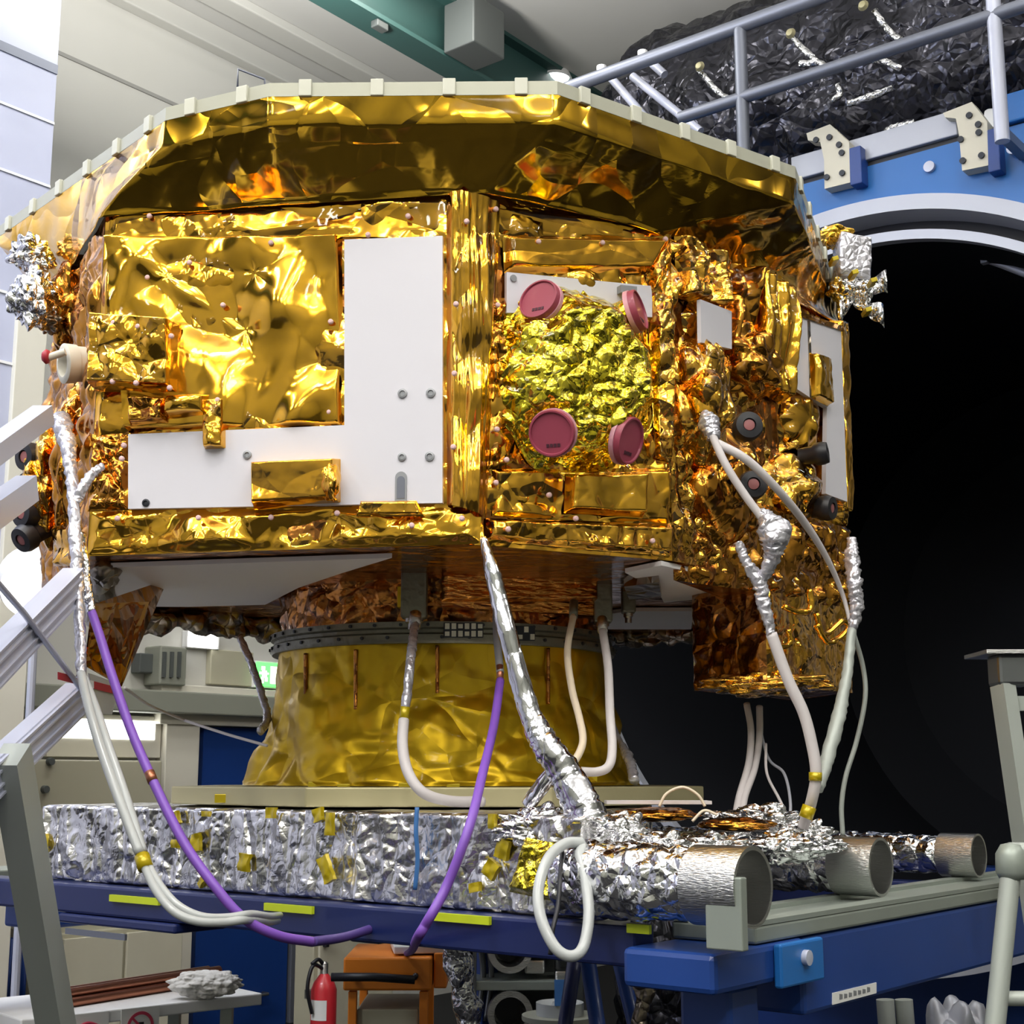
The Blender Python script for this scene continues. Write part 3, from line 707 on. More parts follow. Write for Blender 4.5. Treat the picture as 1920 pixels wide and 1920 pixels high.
for k in range(7):      # blurred dark lettering, unreadable in the photo
    s = .14 + .105 * k
    lo = st[0] * (1 - s) + st[1] * s; hi = st[3] * (1 - s) + st[2] * s
    s2 = s + .07; lo2 = st[0] * (1 - s2) + st[1] * s2; hi2 = st[3] * (1 - s2) + st[2] * s2
    w = .42 if k % 3 else .5
    prism(bm, [lo * .7 + hi * .3 + B_ * .0022, lo2 * .7 + hi2 * .3 + B_ * .0022, lo2 * (.7 - w * .8) + hi2 * (.3 + w * .8) + B_ * .0022, lo * (.7 - w) + hi * (.3 + w) + B_ * .0022], B_ * .0005)
obj('lettering', bm, 'bolt', sk, False)

# ------------------------------------------------------------------ silver foil test platform with its three arms
PA0, PA1, PB0, PB1, PZ0, PZ1 = 2.605, 4.2, -3.87, -1.865, 1.30, 1.515
PB2 = -2.75
pf = thing('test_platform', 'silver-foil-wrapped test platform lying on the blue trolley under the yellow cone', 'platform', ab(3.4, -2.9, PZ0))
hs = blanket_h(.012, .006, .012, 6, .012, 20, 3, vert=.016)
bm = new()
c = lambda a, b, z: ab(a, b, z)
sheet(bm, [c(PA0, PB0, PZ0), c(PA0, PB1, PZ0), c(PA0, PB1, PZ1), c(PA0, PB0, PZ1)], 340, 44, lambda x, y, w, h: hs(x, y, w, h) + (.012 * fold((x, 0), 5, 2) * (1 - y / h)))
sheet(bm, [c(PA0, PB1, PZ0), c(PA1, PB2, PZ0), c(PA1, PB2, PZ1), c(PA0, PB1, PZ1)], 120, 24, hs)
sheet(bm, [c(PA1, PB2, PZ0), c(PA1, PB0, PZ0), c(PA1, PB0, PZ1), c(PA1, PB2, PZ1)], 60, 12, hs)
sheet(bm, [c(PA1, PB0, PZ0), c(PA0, PB0, PZ0), c(PA0, PB0, PZ1), c(PA1, PB0, PZ1)], 60, 12, hs)
sheet(bm, [c(PA0, PB0, PZ1), c(PA0, PB1, PZ1), c(PA1, PB2, PZ1), c(PA1, PB0, PZ1)], 60, 60, lambda x, y, w, h: .003 * fold((x, y), 9, 4))
bm.faces.new([bm.verts.new(p) for p in (c(PA0, PB0, PZ0), c(PA1, PB0, PZ0), c(PA1, PB2, PZ0), c(PA0, PB1, PZ0))])
obj('foil_skirt', bm, 'silver_skirt', pf)
def PFP(u, v, off=.02): return onpl(u, v, A_ * (PA0 - off), A_)
for (u, v, w, h, r) in ((78, 1580, 9, 22, .3), (325, 1537, 12, 20, .5), (365, 1580, 10, 26, .2), (327, 1582, 9, 12, 0), (377, 1653, 11, 10, .8), (455, 1617, 12, 26, -.1), (506, 1524, 11, 16, 0), (594, 1528, 11, 20, .3), (616, 1545, 9, 34, 0), (609, 1630, 12, 40, .45), (921, 1540, 8, 22, 0), (940, 1592, 15, 30, -.3), (918, 1630, 14, 26, -.6), (888, 1664, 12, 14, .2), (385, 1526, 11, 8, 0)):
    o3 = PFP(u, v, .03); sc = (o3 - CAM).length / F
    X = B_ * cos(r) + UP * sin(r); Y = UP * cos(r) - B_ * sin(r)
    bm = new(); sheet(bm, [o3 - X * w * sc - Y * h * sc * .6, o3 + X * w * sc - Y * h * sc * .6, o3 + X * w * sc + Y * h * sc * .6, o3 - X * w * sc + Y * h * sc * .6], 6, 8, lambda x, y, w_, h_: .006 * fold((x + u, y), 60, 2))
    r_ = bmesh.ops.extrude_face_region(bm, geom=bm.faces[:]); bmesh.ops.translate(bm, vec=A_ * .012, verts=[g for g in r_['geom'] if isinstance(g, bmesh.types.BMVert)]); bmesh.ops.recalc_face_normals(bm, faces=bm.faces)
    obj('yellow_tape', bm, 'yellow_tape', pf, SH)
bm = tubebm([PFP(782, 1514, .03), PFP(780, 1560, .035), PFP(783, 1610, .03), PFP(778, 1668, .03)], .006, seg=6); obj('blue_tie', bm, 'tape_blue', pf)
# arms: foil sleeve and bare metal sleeve at the end
for k, (ue, vb, hpx, L, w) in enumerate(((1415, 1742, 146, .125, 0), (1655, 1682, 104, .115, 0), (1838, 1646, 76, .11, 0))):
    p = atZ(ue, vb, 1.31); r = hpx / F * (p - CAM).length / 2 * .985; p = p + UP * r
    bw = PB1 + (PB2 - PB1) * (p.dot(A_) - PA0) / (PA1 - PA0) - .02
    e = p - B_ * L
    L2 = e.dot(B_) - bw
    am = obj('arm_foil', tube(new(), [e - B_ * (L2 + .02), e - B_ * L2 * .6, e - B_ * L2 * .3, e + B_ * .01], [r * 1.0, r * 1.05, r * .98, r * .9], seg=64, n=16, jit=0), 'silver', pf)
    me = am.data
    for v in me.vertices:
        q = (v.co + ORG[pf]); d, _ = noise.voronoi(q * 24); ax = e + B_ * (q - e).dot(B_)
        v.co += (q - ax).normalized() * (.016 * (min(d[1] - d[0], .7) - .35))
    obj('metal_sleeve', lathebm(p, B_, [(r * .86, -L), (r, -L), (r, 0), (r * .9, 0), (r * .9, -L * .8), (0, -L * .8)], 56), 'steel', am, SH)
p = atZ(1360, 1742, 1.31)
bm = boxbm(onpl(1362, 1712, A_ * (TA - .03), A_), B_ * .04, A_ * .012, UP * .068, .003)
obj('arm_clamp', bm, 'rail_grey', pf, False)
# loose foil heaped where the cable enters, and amber foil at the corner
for (u, v, Y, rx, ry, rz, s) in ((1150, 1562, 3.26, .075, .07, .05, 4), (1235, 1602, 3.2, .11, .08, .045, 7), (1330, 1590, 3.32, .10, .07, .03, 2), (1010, 1560, 3.33, .10, .05, .06, 6), (1180, 1660, 3.14, .12, .06, .055, 11), (1475, 1590, 3.5, .09, .07, .035, 13), (1540, 1585, 3.6, .06, .05, .022, 17), (1420, 1548, 3.78, .13, .10, .05, 27), (1500, 1566, 3.74, .09, .09, .04, 29)):
    obj('foil_heap', blob(atY(u, v, Y), rx, ry, rz, .5, 2.4, s, 5), 'silver', pf)
for (u, v, Y, rx, ry, rz, s) in ((1232, 1527, 3.55, .10, .09, .018, 21), (1382, 1546, 3.55, .095, .08, .018, 23)):
    obj('amber_foil', blob(atY(u, v, Y), rx, ry, rz, .2, 2.0, s, 5), 'gold_deep', pf)
bm = new()
q = [PFP(955, 1672, .028), PFP(1085, 1700, .028), PFP(1085, 1590, .028), PFP(985, 1570, .028)]
sheet(bm, q, 50, 40, blanket_h(.03, .02, .015, 8, .03, 22, 8)); obj('amber_foil', bm, 'yellow_foil', pf)
bm = boxbm(atY(1232, 1504, 3.6), V((.125, -.02, 0)), V((0, .05, 0)), V((0, 0, .004))); obj('white_edge_strip', bm, 'cable_white', pf, False)

# ------------------------------------------------------------------ adapter cone
CX, CY = -.215, 4.55
ad = thing('adapter_cone', 'yellow-foil-covered conical adapter standing on the platform under the spacecraft', 'adapter', V((CX, CY, 1.522)))
prof = [(.612, 1.574), (.60, 1.60), (.572, 1.66), (.548, 1.74), (.532, 1.82), (.522, 1.90), (.518, 1.97)]
bm = new(); nu, nv = 420, 60; rows = []
def prf(t):
    t *= len(prof) - 1; i = min(int(t), len(prof) - 2); f = t - i
    return prof[i][0] * (1 - f) + prof[i + 1][0] * f, prof[i][1] * (1 - f) + prof[i + 1][1] * f
for j in range(nv + 1):
    tt = j / nv; r, z = prf(tt); row = []
    for i in range(nu):
        an = 2 * pi * i / nu
        q = (an * .55, z)
        dd, _ = noise.voronoi(V((an * 3.2 + z * 2, z * 8, 2.)))
        cr = smooth01(tt / .08) * (1 - tt) ** .7
        rr_ = r + cr * (.05 * (min(dd[1] - dd[0], .7) - .3) + .02 * fold(q, 4, 2) + .012 * fold(q, 11, 6)) + .006 * fold(q, 8, 9)
        row.append(bm.verts.new(V((CX + rr_ * cos(an), CY + rr_ * sin(an), z))))
    rows.append(row)
for j in range(nv):
    for i in range(nu): bm.faces.new((rows[j][i], rows[j][(i + 1) % nu], rows[j + 1][(i + 1) % nu], rows[j + 1][i]))
obj('foil_cover', bm, 'cone_foil', ad)
def CYL(u, v, r):
    d = ray(u, v); ox, oy = -CX, -CY
    a = d.x ** 2 + d.y ** 2; b = 2 * (d.x * ox + d.y * oy); c0 = ox * ox + oy * oy - r * r
    k = (-b - math.sqrt(max(b * b - 4 * a * c0, 0))) / (2 * a); return CAM + d * k
for (u, v0, v1) in ((573, 1225, 1330), (667, 1218, 1330), (820, 1210, 1300), (1028, 1215, 1320)):
    obj('foil_seam', tubebm([CYL(u, v0 + (v1 - v0) * k / 4, .524 + .006 * k / 4) for k in range(5)], .006, seg=6), 'brown_foil', ad)
bm = lathebm(V((CX, CY, 0)), UP, [(.50, 1.966), (.535, 1.966), (.54, 1.975), (.54, 1.99), (.53, 1.996), (.53, 2.005), (.54, 2.01), (.54, 2.026), (.50, 2.03)], 128)
rg = obj('clamp_ring', bm, 'ring', ad, SH)
for k in range(44):
    an = pi + pi * (k + .5) / 44
    n_ = V((cos(an), sin(an), 0))
    obj('ring_screw', lathebm(V((CX, CY, 2.017 if k % 2 else 1.982)) + n_ * .54, n_, [(.005, 0), (.005, .005), (0, .005)], 8), 'bolt_dark', rg, SH)
for (u0, u1, v0, v1, nx) in ((832, 906, 1166, 1197, 6), (968, 1002, 1176, 1199, 3)):
    bm = new(); w = (u1 - u0) / nx
    lo, hi = CYL(u0, v1, .545), CYL(u1, v0, .545)
    p0, p1 = CYL(u0, (v0 + v1) / 2, .545), CYL(u1, (v0 + v1) / 2, .545); X = (p1 - p0); n_ = V((X.y, -X.x, 0)).normalized()
    zc_ = (p0.z + p1.z) / 2; hh = .021
    hexa(bm, [p + UP * s for s in (-hh, hh) for p in (p0 - n_ * .01, p1 - n_ * .01, p1 + n_ * .004, p0 + n_ * .004)])
    bmesh.ops.recalc_face_normals(bm, faces=bm.faces)
    cs = obj('connector_strip', bm, 'bolt_dark', ad, False)
    for i in range(nx):
        for j in range(2):
            if nx == 3 and (i + j) % 2: continue
            q = p0 + X * ((i + .5) / nx) + UP * (.0105 * (2 * j - 1)) + n_ * .005
            obj('white_pin', boxbm(q, X * (.34 / nx), n_ * .002, UP * (.008 if (i + j) % 3 else .006)), 'clip', cs, False)
pts = [V((CX + .80 * cos(radians(22.5 + 45 * k)) / cos(radians(22.5)) * .96, CY + .80 * sin(radians(22.5 + 45 * k)) / cos(radians(22.5)) * .96, 1.522)) for k in range(8)]
bm = prismbm(pts, UP * .05); bevel(bm, .004)
obj('base_plate', bm, 'beige_metal', ad, False)
for (u, v) in ((415, 1497), (590, 1474), (645, 1478), (760, 1476), (850, 1478), (1108, 1458)):
    q = CYL(u, v, .775) if v > 1480 else CYL(u, v, .61)
    obj('yellow_tab', boxbm(q, V((.018, 0, 0)), V((0, .006, 0)), V((0, 0, .012)), .002), 'yellow_tape', ad, False)

# ------------------------------------------------------------------ spacecraft
ZB, ZT = 2.150, 3.051
PA, PB, PC, PE = V((-1.066, 3.58, 0)), V((-.105, 3.43, 0)), V((.415, 3.70, 0)), V((1.04, 4.47, 0))
PF = V((atY(97, 800, 4.3).x, 4.3, 0)); PG, PH, PI, PJ = V((-1.27, 5.15, 0)), V((-.65, 5.72, 0)), V((.45, 5.75, 0)), V((1.0, 5.35, 0))
sc_ = thing('spacecraft', 'gold-foil-covered octagonal spacecraft with white radiator panels standing on the yellow cone', 'spacecraft', V((-.1, 4.55, 2.03)))
class Face:
    def __init__(s, p, q):
        s.p, s.q = p, q; s.t = (q - p).normalized(); s.n = V((s.t.y, -s.t.x, 0))
    def P(s, u, v, off=0): return onpl(u, v, s.p + s.n * off, s.n)
    def Q(s, tl, tr, br, bl, off=0): return [s.P(*bl, off), s.P(*br, off), s.P(*tr, off), s.P(*tl, off)]
    def loc(s, u, v, q):      # metric position of a pixel on a patch
        p = s.P(u, v) ; x = (q[1] - q[0]); y = (q[3] - q[0])
        return ((p - q[0]).dot(x.normalized()), (p - q[0]).dot(y.normalized()))
FA, FB, FC, FL = Face(PA, PB), Face(PB, PC), Face(PC, PE), Face(PF, PA)
def patch(name, face, px, m, hf, nu=70, nv=70, off=0, parent=sc_, label=None):
    q = face.Q(*px); 
    bm = sheet(new(), [p + face.n * off for p in q], nu, nv, hf)
    return obj(name, bm, m, parent, True, label)
def slab(name, face, pxs, off, th, m, parent=sc_, w=.002):
    pts = [face.P(u, v) + face.n * off for u, v in pxs]
    bm = prismbm(pts, face.n * th)
    return obj(name, bm, m, parent, False)
# core and the plain foil of each side
ring = [PA, PB, PC, PE, PJ, PI, PH, PG, PF]
bm = prismbm([p * 1.0 + UP * (ZB + .004) for p in ring], UP * (ZT - ZB - .006))
obj('body_core', bm, 'brown_foil', sc_, False)
def side(p, q, z0, z1): return [p + UP * z0, q + UP * z0, q + UP * z1, p + UP * z1]
def sidef(name, p, q, m, hf, nu=120, nv=110, z0=ZB, z1=ZT):
    n = Face(p, q).n
    return obj(name, sheet(new(), [x + n * .002 for x in side(p, q, z0, z1)], nu, nv, hf), m, sc_)
sidef('foil_blanket', PA, PB, 'gold', blanket_h(.004, .02, .012, 4, .02, 7, 1), 170, 150)
sidef('foil_blanket', PB, PC, 'gold', blanket_h(.004, .02, .012, 4, .022, 9, 2), 110, 130)
sidef('foil_blanket', PC, PE, 'gold_crisp', blanket_h(.006, .03, .02, 5, .05, 8, 3, vert=.03), 170, 150)
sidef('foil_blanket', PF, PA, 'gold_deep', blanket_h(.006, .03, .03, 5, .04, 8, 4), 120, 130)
for p, q in ((PE, PJ), (PJ, PI), (PI, PH), (PH, PG), (PG, PF)):
    sidef('foil_blanket', p, q, 'gold', blanket_h(.004, .02, .01, 4, .02, 7, 5), 60, 60)

# --- front-left side: L-shaped radiator, quilted blanket, boxes, foil strips
rad = slab('radiator_panel', FA, [(247, 957), (833, 946), (833, 448), (650, 455), (650, 801), (247, 818)], .006, .016, 'white')
for (u, v, r, m) in ((755, 738, 9, 'bolt'), (808, 737, 9, 'bolt'), (754, 857, 8, 'bolt'), (806, 856, 9, 'bolt'), (464, 853, 8, 'bolt'), (274, 943, 7, 'bolt_dark')):
    p = FA.P(u, v, .022); rr = r / F * (p - CAM).length
    obj('bolt', lathebm(p, FA.n, [(rr, 0), (rr, .004), (rr * .6, .005), (rr * .5, .002), (0, .002)], 18), m, rad, SH)
p = FA.P(752, 912, .022)
bm = new(); sl = .0145
prof_ = [p + FA.t * (sl * cos(an)) + UP * (.022 + sl * sin(an)) for an in [pi * k / 10 for k in range(11)]] + [p - FA.t * sl - UP * .045, p + FA.t * sl - UP * .045]
prism(bm, prof_, FA.n * .003); o_ = obj('slot_frame', bm, 'bolt', rad, False)
bm = new(); prism(bm, [p + (q - p) * .68 + FA.n * .003 for q in prof_], FA.n * .001); obj('slot_opening', bm, 'galv', o_, False)
# quilted square blanket with soft reflections
px = ((205, 443), (642, 441), (644, 801), (243, 812)); q = FA.Q(*px)
pins = [FA.loc(u, v, q) for (u, v) in ((355, 492), (418, 572), (483, 570), (508, 455), (620, 603), (617, 772), (234, 452), (234, 490))]
def quilt(x, y, w, h):
    e = min(w - x, y, h - y); ramp = smooth01(e / .012)
    k = .022 + .034 * noise.noise(V((x * 5.5 + y * 2.0, y * 4.2 - x * 2.5, 4.4))) + .013 * noise.noise(V((x * 13 - y * 5, y * 7, 1.3)))
    for i, (qx, qy) in enumerate(pins):
        d = math.hypot(x - qx, y - qy)
        if d < .3:
            an = math.atan2(y - qy, x - qx)
            k += -.016 * math.exp(-(d / .055) ** 2) + .003 * abs(sin(an * 2.5 + i * 1.7)) * math.exp(-d / .10)
    # diagonal pull from the upper left corner
    k += .014 * math.exp(-((y - (h - .05 - (x - .05) * .85)) / .035) ** 2) * smooth01((x - .02) / .08) * smooth01((.36 - x) / .1)
    return ramp * max(k, .004)
patch('quilted_blanket', FA, px, 'gold_soft', quilt, 190, 160)
patch('foil_strip', FA, ((212, 392), (835, 366), (835, 445), (206, 446)), 'gold_hstrip', blanket_h(.008, .02, .014, 4, .006, 6, 6), 160, 30, .004)
patch('foil_strip', FA, ((170, 957), (905, 947), (900, 1020), (165, 1043)), 'gold_soft', blanket_h(.022, .03, .03, 5, .03, 6, 7), 200, 40, .004)
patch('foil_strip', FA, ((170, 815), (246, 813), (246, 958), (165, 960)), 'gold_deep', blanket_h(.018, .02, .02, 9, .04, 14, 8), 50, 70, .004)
patch('foil_tab', FA, ((682, 944), (786, 943), (800, 972), (672, 973)), 'gold', blanket_h(.018, .008, .006, 12, .004, 14, 9), 50, 20, .03)
patch('foil_tab', FA, ((388, 752), (430, 750), (431, 846), (388, 848)), 'gold', blanket_h(.03, .008, .012, 12, .012, 16, 10, bulge=.012), 30, 50, .012)
patch('foil_lobe', FA, ((318, 742), (408, 742), (405, 790), (312, 796)), 'gold_soft', blanket_h(.03, .02, .01, 8, .006, 10, 11, bulge=.03), 50, 36, .02)
bx = patch('foil_wrapped_box', FA, ((186, 596), (346, 612), (342, 742), (184, 738)), 'gold', blanket_h(.075, .012, .02, 7, .014, 9, 12), 90, 80, .02)
patch('foil_wrapped_box', FA, ((248, 748), (330, 752), (326, 800), (252, 806)), 'gold_deep', blanket_h(.045, .012, .012, 10, .02, 14, 13), 40, 34, .02)
patch('foil_wrapped_box', FA, ((478, 868), (646, 861), (646, 948), (478, 958)), 'gold_hstrip', blanket_h(.055, .015, .006, 6, .004, 8, 14), 80, 50, .012, label='amber foil-wrapped box on the white panel')
for (u, v, rr_) in ((622, 905, 34),):
    c = FA.P(u, v, .06); r = rr_ / F * (c - CAM).length
    obj('box_end_bulge', blob(c, r * .55, .03, r * 1.1, .3, 1.5, 15, 4), 'gold', sc_)
PINS = [(220, 972, .03), (372, 971, .04), (508, 970, .03), (632, 962, .04), (772, 985, .04), (866, 972, .04), (232, 835, .03), (228, 860, .03),
        (213, 605, .09), (242, 594, .05), (258, 612, .09), (290, 622, .09), (321, 630, .09), (211, 715, .09), (255, 718, .09), (318, 727, .09), (408, 750, .04), (404, 828, .04),
        (355, 492, .02), (418, 572, .02), (483, 570, .02), (508, 455, .03), (620, 603, .02), (617, 772, .02), (234, 452, .02), (234, 490, .02), (690, 440, .02), (765, 405, .02), (276, 520, .02), (280, 405, .02)]
def pin(p, n, r=.0068): obj('fastener', lathebm(p, n, [(r, -.004), (r, .002), (r * .6, .0045), (0, .005)], 12), 'pin', sc_, SH)
for (u, v, off) in PINS: pin(FA.P(u, v, off), FA.n)

# --- corner wrap and front face with the thruster pod
nB = (FA.n + FB.n).normalized()
def wrap(pxl, m, seed, nu=60, nv=150):
    """vertical strip bent around the near corner"""
    (ul, ur) = pxl
    L = [FA.P(ul[0], ul[1], .012), FA.P(ul[2], ul[3], .012)]; Rr = [FB.P(ur[0], ur[1], .012), FB.P(ur[2], ur[3], .012)]
    bm = new(); g = []
    for j in range(nv + 1):
        t = j / nv; a = L[1].lerp(L[0], t); b = Rr[1].lerp(Rr[0], t); c = PB + nB * .045; c.z = (a.z + b.z) / 2
        row = []
        for i in range(nu + 1):
            s = i / nu
            p = a * (1 - s) ** 2 + c * 2 * s * (1 - s) + b * s * s
            e = min(s, 1 - s) * .14
            k = smooth01(e / .012) * (.02 + .02 * fold((s * .14, t * .9), 7, seed) + .022 * (facet((s * .14, t * .9 * .3), 13, seed) - .3) + .008 * noise.noise(V((s * 9, t * 3, seed))))
            row.append(bm.verts.new(p + nB * k))
        g.append(row)
    for j in range(nv):
        for i in range(nu): bm.faces.new((g[j][i], g[j][i + 1], g[j + 1][i + 1], g[j + 1][i]))
    return obj('corner_wrap', bm, m, sc_)
wrap(((837, 366, 838, 948), (938, 385, 912, 975)), 'gold_strip', 21)
patch('foil_strip', FB, ((912, 384), (1256, 432), (1254, 452), (938, 440)), 'gold_hstrip', blanket_h(.008, .01, .010, 4, .003, 8, 22), 90, 24, .006)
patch('foil_frame', FB, ((940, 440), (1254, 447), (1216, 516), (944, 514)), 'gold_hstrip', blanket_h(.026, .02, .008, 4, .003, 9, 23), 100, 40, .004)
patch('foil_frame', FB, ((1208, 508), (1256, 440), (1256, 870), (1226, 860)), 'gold_crisp', blanket_h(.024, .01, .02, 8, .02, 12, 24, vert=.02), 40, 110, .006)
patch('foil_frame', FB, ((922, 880), (1254, 878), (1252, 985), (922, 968)), 'gold', blanket_h(.010, .012, .014, 6, .016, 7, 25), 100, 50, .004)
patch('foil_wrapped_box', FB, ((1055, 890), (1205, 886), (1200, 972), (1052, 964)), 'gold_soft', blanket_h(.034, .012, .016, 7, .014, 7, 26), 50, 40, .014)
patch('foil_strip', FB, ((908, 972), (1256, 982), (1256, 1046), (906, 1014)), 'gold', blanket_h(.026, .012, .02, 7, .02, 10, 27), 120, 36, .004)
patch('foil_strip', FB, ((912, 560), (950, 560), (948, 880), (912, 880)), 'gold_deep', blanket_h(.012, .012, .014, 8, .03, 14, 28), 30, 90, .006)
rp = slab('radiator_panel', FB, [(944, 590), (1216, 598), (1216, 540), (944, 514)], .006, .012, 'white')
p = FB.P(962, 522, .018); obj('bolt', lathebm(p, FB.n, [(.009, 0), (.009, .004), (0, .004)], 14), 'bolt', rp, SH)
bm = new()
slab('clip_bracket', FB, [(1150, 556), (1180, 560), (1180, 545), (1150, 542)], .018, .02, 'bolt')
for (u, v, off) in ((1010, 453, .03), (930, 392, .03), (933, 572, .03), (875, 415, .04), (855, 570, .04), (852, 700, .04), (850, 838, .04), (932, 805, .03), (950, 862, .03), (930, 905, .02), (1030, 928, .03), (953, 992, .04), (1080, 972, .04), (1224, 1014, .04), (1248, 448, .03), (1130, 455, .03)):
    pin(FB.P(u, v, off) if u > 890 else FA.P(u, v, off + .01), FB.n if u > 890 else FA.n)
# thruster pod: crumpled octagonal dome carrying four covered nozzles
pc = FB.P(1075, 712, .0)

bm = new(); nr, na = 70, 200
RX = .262; rows = []
X, Y, Z = FB.t, UP, FB.n
def pod_r(an):   # rounded octagon outline
    k = cos(pi / 8) / cos(((an + pi / 8) % (pi / 4)) - pi / 8)
    return RX * (.35 + .65 * k)
for j in range(nr + 1):
    s = j / nr; row = []
    for i in range(na):
        an = 2 * pi * i / na
        r = pod_r(an) * (.12 + .88 * s) if j else pod_r(an) * .12
        hgt = .135 * (1 - smooth01((s - .45) / .55)) + .0
        q = X * (r * cos(an)) + Y * (r * 1.04 * sin(an)) 
        d0, _ = noise.voronoi(V((r * cos(an) * 17, r * sin(an) * 17, 3.)))
        d1, _ = noise.voronoi(V((r * cos(an) * 42, r * sin(an) * 42, 8.)))
        k = .030 * (min(d0[1] - d0[0], .7) - .3) + .005 * (min(d1[1] - d1[0], .7) - .3) + .03 * noise.noise(V((r * cos(an) * 9, r * sin(an) * 9, 5)))
        row.append(bm.verts.new(pc + q * (1 + .05 * noise.noise(V((an * 3, s * 4, 2)))) + Z * (hgt + k * (1 if s < .95 else .2) + .004)))
    rows.append(row)
for j in range(nr):
    for i in range(na): bm.faces.new((rows[j][i], rows[j + 1][i], rows[j + 1][(i + 1) % na], rows[j][(i + 1) % na]))
bm.faces.new([rows[0][i] for i in range(na)][::-1])
bmesh.ops.recalc_face_normals(bm, faces=bm.faces)
pod = obj('thruster_pod', bm, 'yellow_foil', sc_, True, 'crumpled yellow foil pod with four rose covers')
for (u, v, off, n, r) in ((1012, 563, .075, V((-.52, -.82, .26)), 41), (1195, 582, .075, V((.88, -.36, .22)), 39), (1035, 812, .12, V((-.25, -.92, -.28)), 44), (1178, 826, .11, V((.80, -.52, -.28)), 45)):
    n = n.normalized(); c = FB.P(u, v, off); R = r / F * (c - CAM).length
    ncap = obj('nozzle', lathebm(c - n * .13, n, [(R * .6, 0), (R * .75, .12), (0, .12)], 28), 'yellow_foil', pod, SH)
    cap = obj('protective_cover', lathebm(c - n * .016, n, [(0, 0), (R, 0), (R, .022), (R * .97, .026), (R * .9, .026), (R * .87, .021), (0, .021)], 44), 'rose', pod, SH, 'rose-coloured round cover')
    # pale rim at its back edge; dark stamped marks
    bm = lathebm(c - n * .019, n, [(R * .9, 0), (R * 1.05, 0), (R * 1.05, .012), (R * .9, .012)], 44, closed=True)
    cap.data.materials.append(M['rose_rim'])
    me = bpy.data.meshes.new('x'); bmm = new(); bmm.from_mesh(cap.data)
    tmp = bpy.data.meshes.new('t'); 
    for vv in bm.verts: vv.co -= ORG[pod]
    bm.to_mesh(tmp); k0 = len(bmm.faces); bmm.from_mesh(tmp); bmm.faces.ensure_lookup_table()
    for f in bmm.faces[k0:]: f.material_index = 1; f.smooth = False
    x = n.cross(UP).normalized(); y = x.cross(n)
    for s in range(4):
        cq = c + n * .0055 - ORG[pod] + x * (R * (-.28 + .16 * s)) - y * (R * .52)
        hexa(bmm, [cq - x * R * .06 - y * R * .07, cq + x * R * .06 - y * R * .07, cq + x * R * .06 - y * R * .07 + n * .001, cq - x * R * .06 - y * R * .07 + n * .001, cq - x * R * .06 + y * R * .07, cq + x * R * .06 + y * R * (.03 + .04 * (s % 2)), cq + x * R * .06 + y * R * .07 + n * .001, cq - x * R * .06 + y * R * .07 + n * .001], 2)
    bmm.to_mesh(cap.data); cap.data.materials.append(M['ink']); bmm.free()

# --- right side
s1 = slab('radiator_panel', FC, [(1278, 650), (1336, 662), (1336, 592), (1277, 570)], .05, .012, 'white')
s2 = slab('radiator_panel', FC, [(1462, 600), (1462, 736), (1487, 752), (1518, 770), (1515, 930), (1556, 945), (1545, 622)], .045, .014, 'white')
bk_ = patch('foil_wrapped_box', FC, ((1483, 668), (1512, 678), (1519, 768), (1487, 752)), 'gold_soft', blanket_h(.03, .008, .01, 12, .006, 14, 31), 30, 50, .06)
for (a_, c_) in (((1462, 600), (1548, 628)),):
    slab('dark_edge', FC, [a_, c_, (c_[0], c_[1] - 9), (a_[0], a_[1] - 9)], .05, .014, 'gold_deep')
slab('panel_divider', FC, [(1481, 608), (1485, 609), (1490, 752), (1485, 750)], .058, .004, 'grey_foil')
patch('foil_strip', FC, ((1546, 600), (1567, 606), (1573, 970), (1556, 962)), 'gold_strip', blanket_h(.05, .012, .01, 8, .006, 10, 32), 24, 110, .005)
patch('foil_curtain', FC, ((1392, 505), (1456, 540), (1458, 760), (1394, 720)), 'gold_strip', blanket_h(.055, .015, .02, 6, .012, 9, 33, vert=.05), 60, 90, .01)
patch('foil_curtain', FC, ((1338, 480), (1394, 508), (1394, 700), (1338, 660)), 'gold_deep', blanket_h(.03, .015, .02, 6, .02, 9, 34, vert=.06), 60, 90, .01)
patch('foil_curtain', FC, ((1258, 440), (1338, 480), (1338, 585), (1262, 560)), 'gold_crisp', blanket_h(.05, .012, .02, 7, .03, 10, 35, vert=.04), 50, 50, .01)
obj('foil_bulge', blob(FC.P(1300, 740, -.02), .12, .14, .20, .36, 1.5, 41, 5), 'gold_crisp', sc_)
obj('foil_bulge', blob(FC.P(1378, 690, -.03), .13, .14, .12, .40, 1.7, 44, 5), 'gold_deep', sc_)
obj('foil_bulge', blob(FC.P(1330, 905, -.04), .15, .15, .19, .36, 1.6, 42, 5), 'gold_deep', sc_)
obj('foil_bulge', blob(FC.P(1460, 800, -.06), .13, .14, .14, .28, 1.3, 47, 5), 'gold', sc_)
obj('foil_bulge', blob(FC.P(1450, 930, -.05), .15, .15, .13, .32, 1.4, 48, 5), 'gold_crisp', sc_)
def nozzle(c, n, r, seat=.05):
    n = n.normalized()
    o = obj('thruster_nozzle', lathebm(c, n, [(r * .75, -seat), (r * .8, -.01), (r, 0), (r * 1.02, .02), (r * .9, .035), (r * .45, .037), (r * .42, .025), (0, .025)], 32), 'black', sc_, SH, 'black round thruster nozzle')
    obj('nozzle_plug', lathebm(c + n * .025, n, [(r * .40, 0), (r * .38, .008), (0, .010)], 20), 'plug', o, SH)
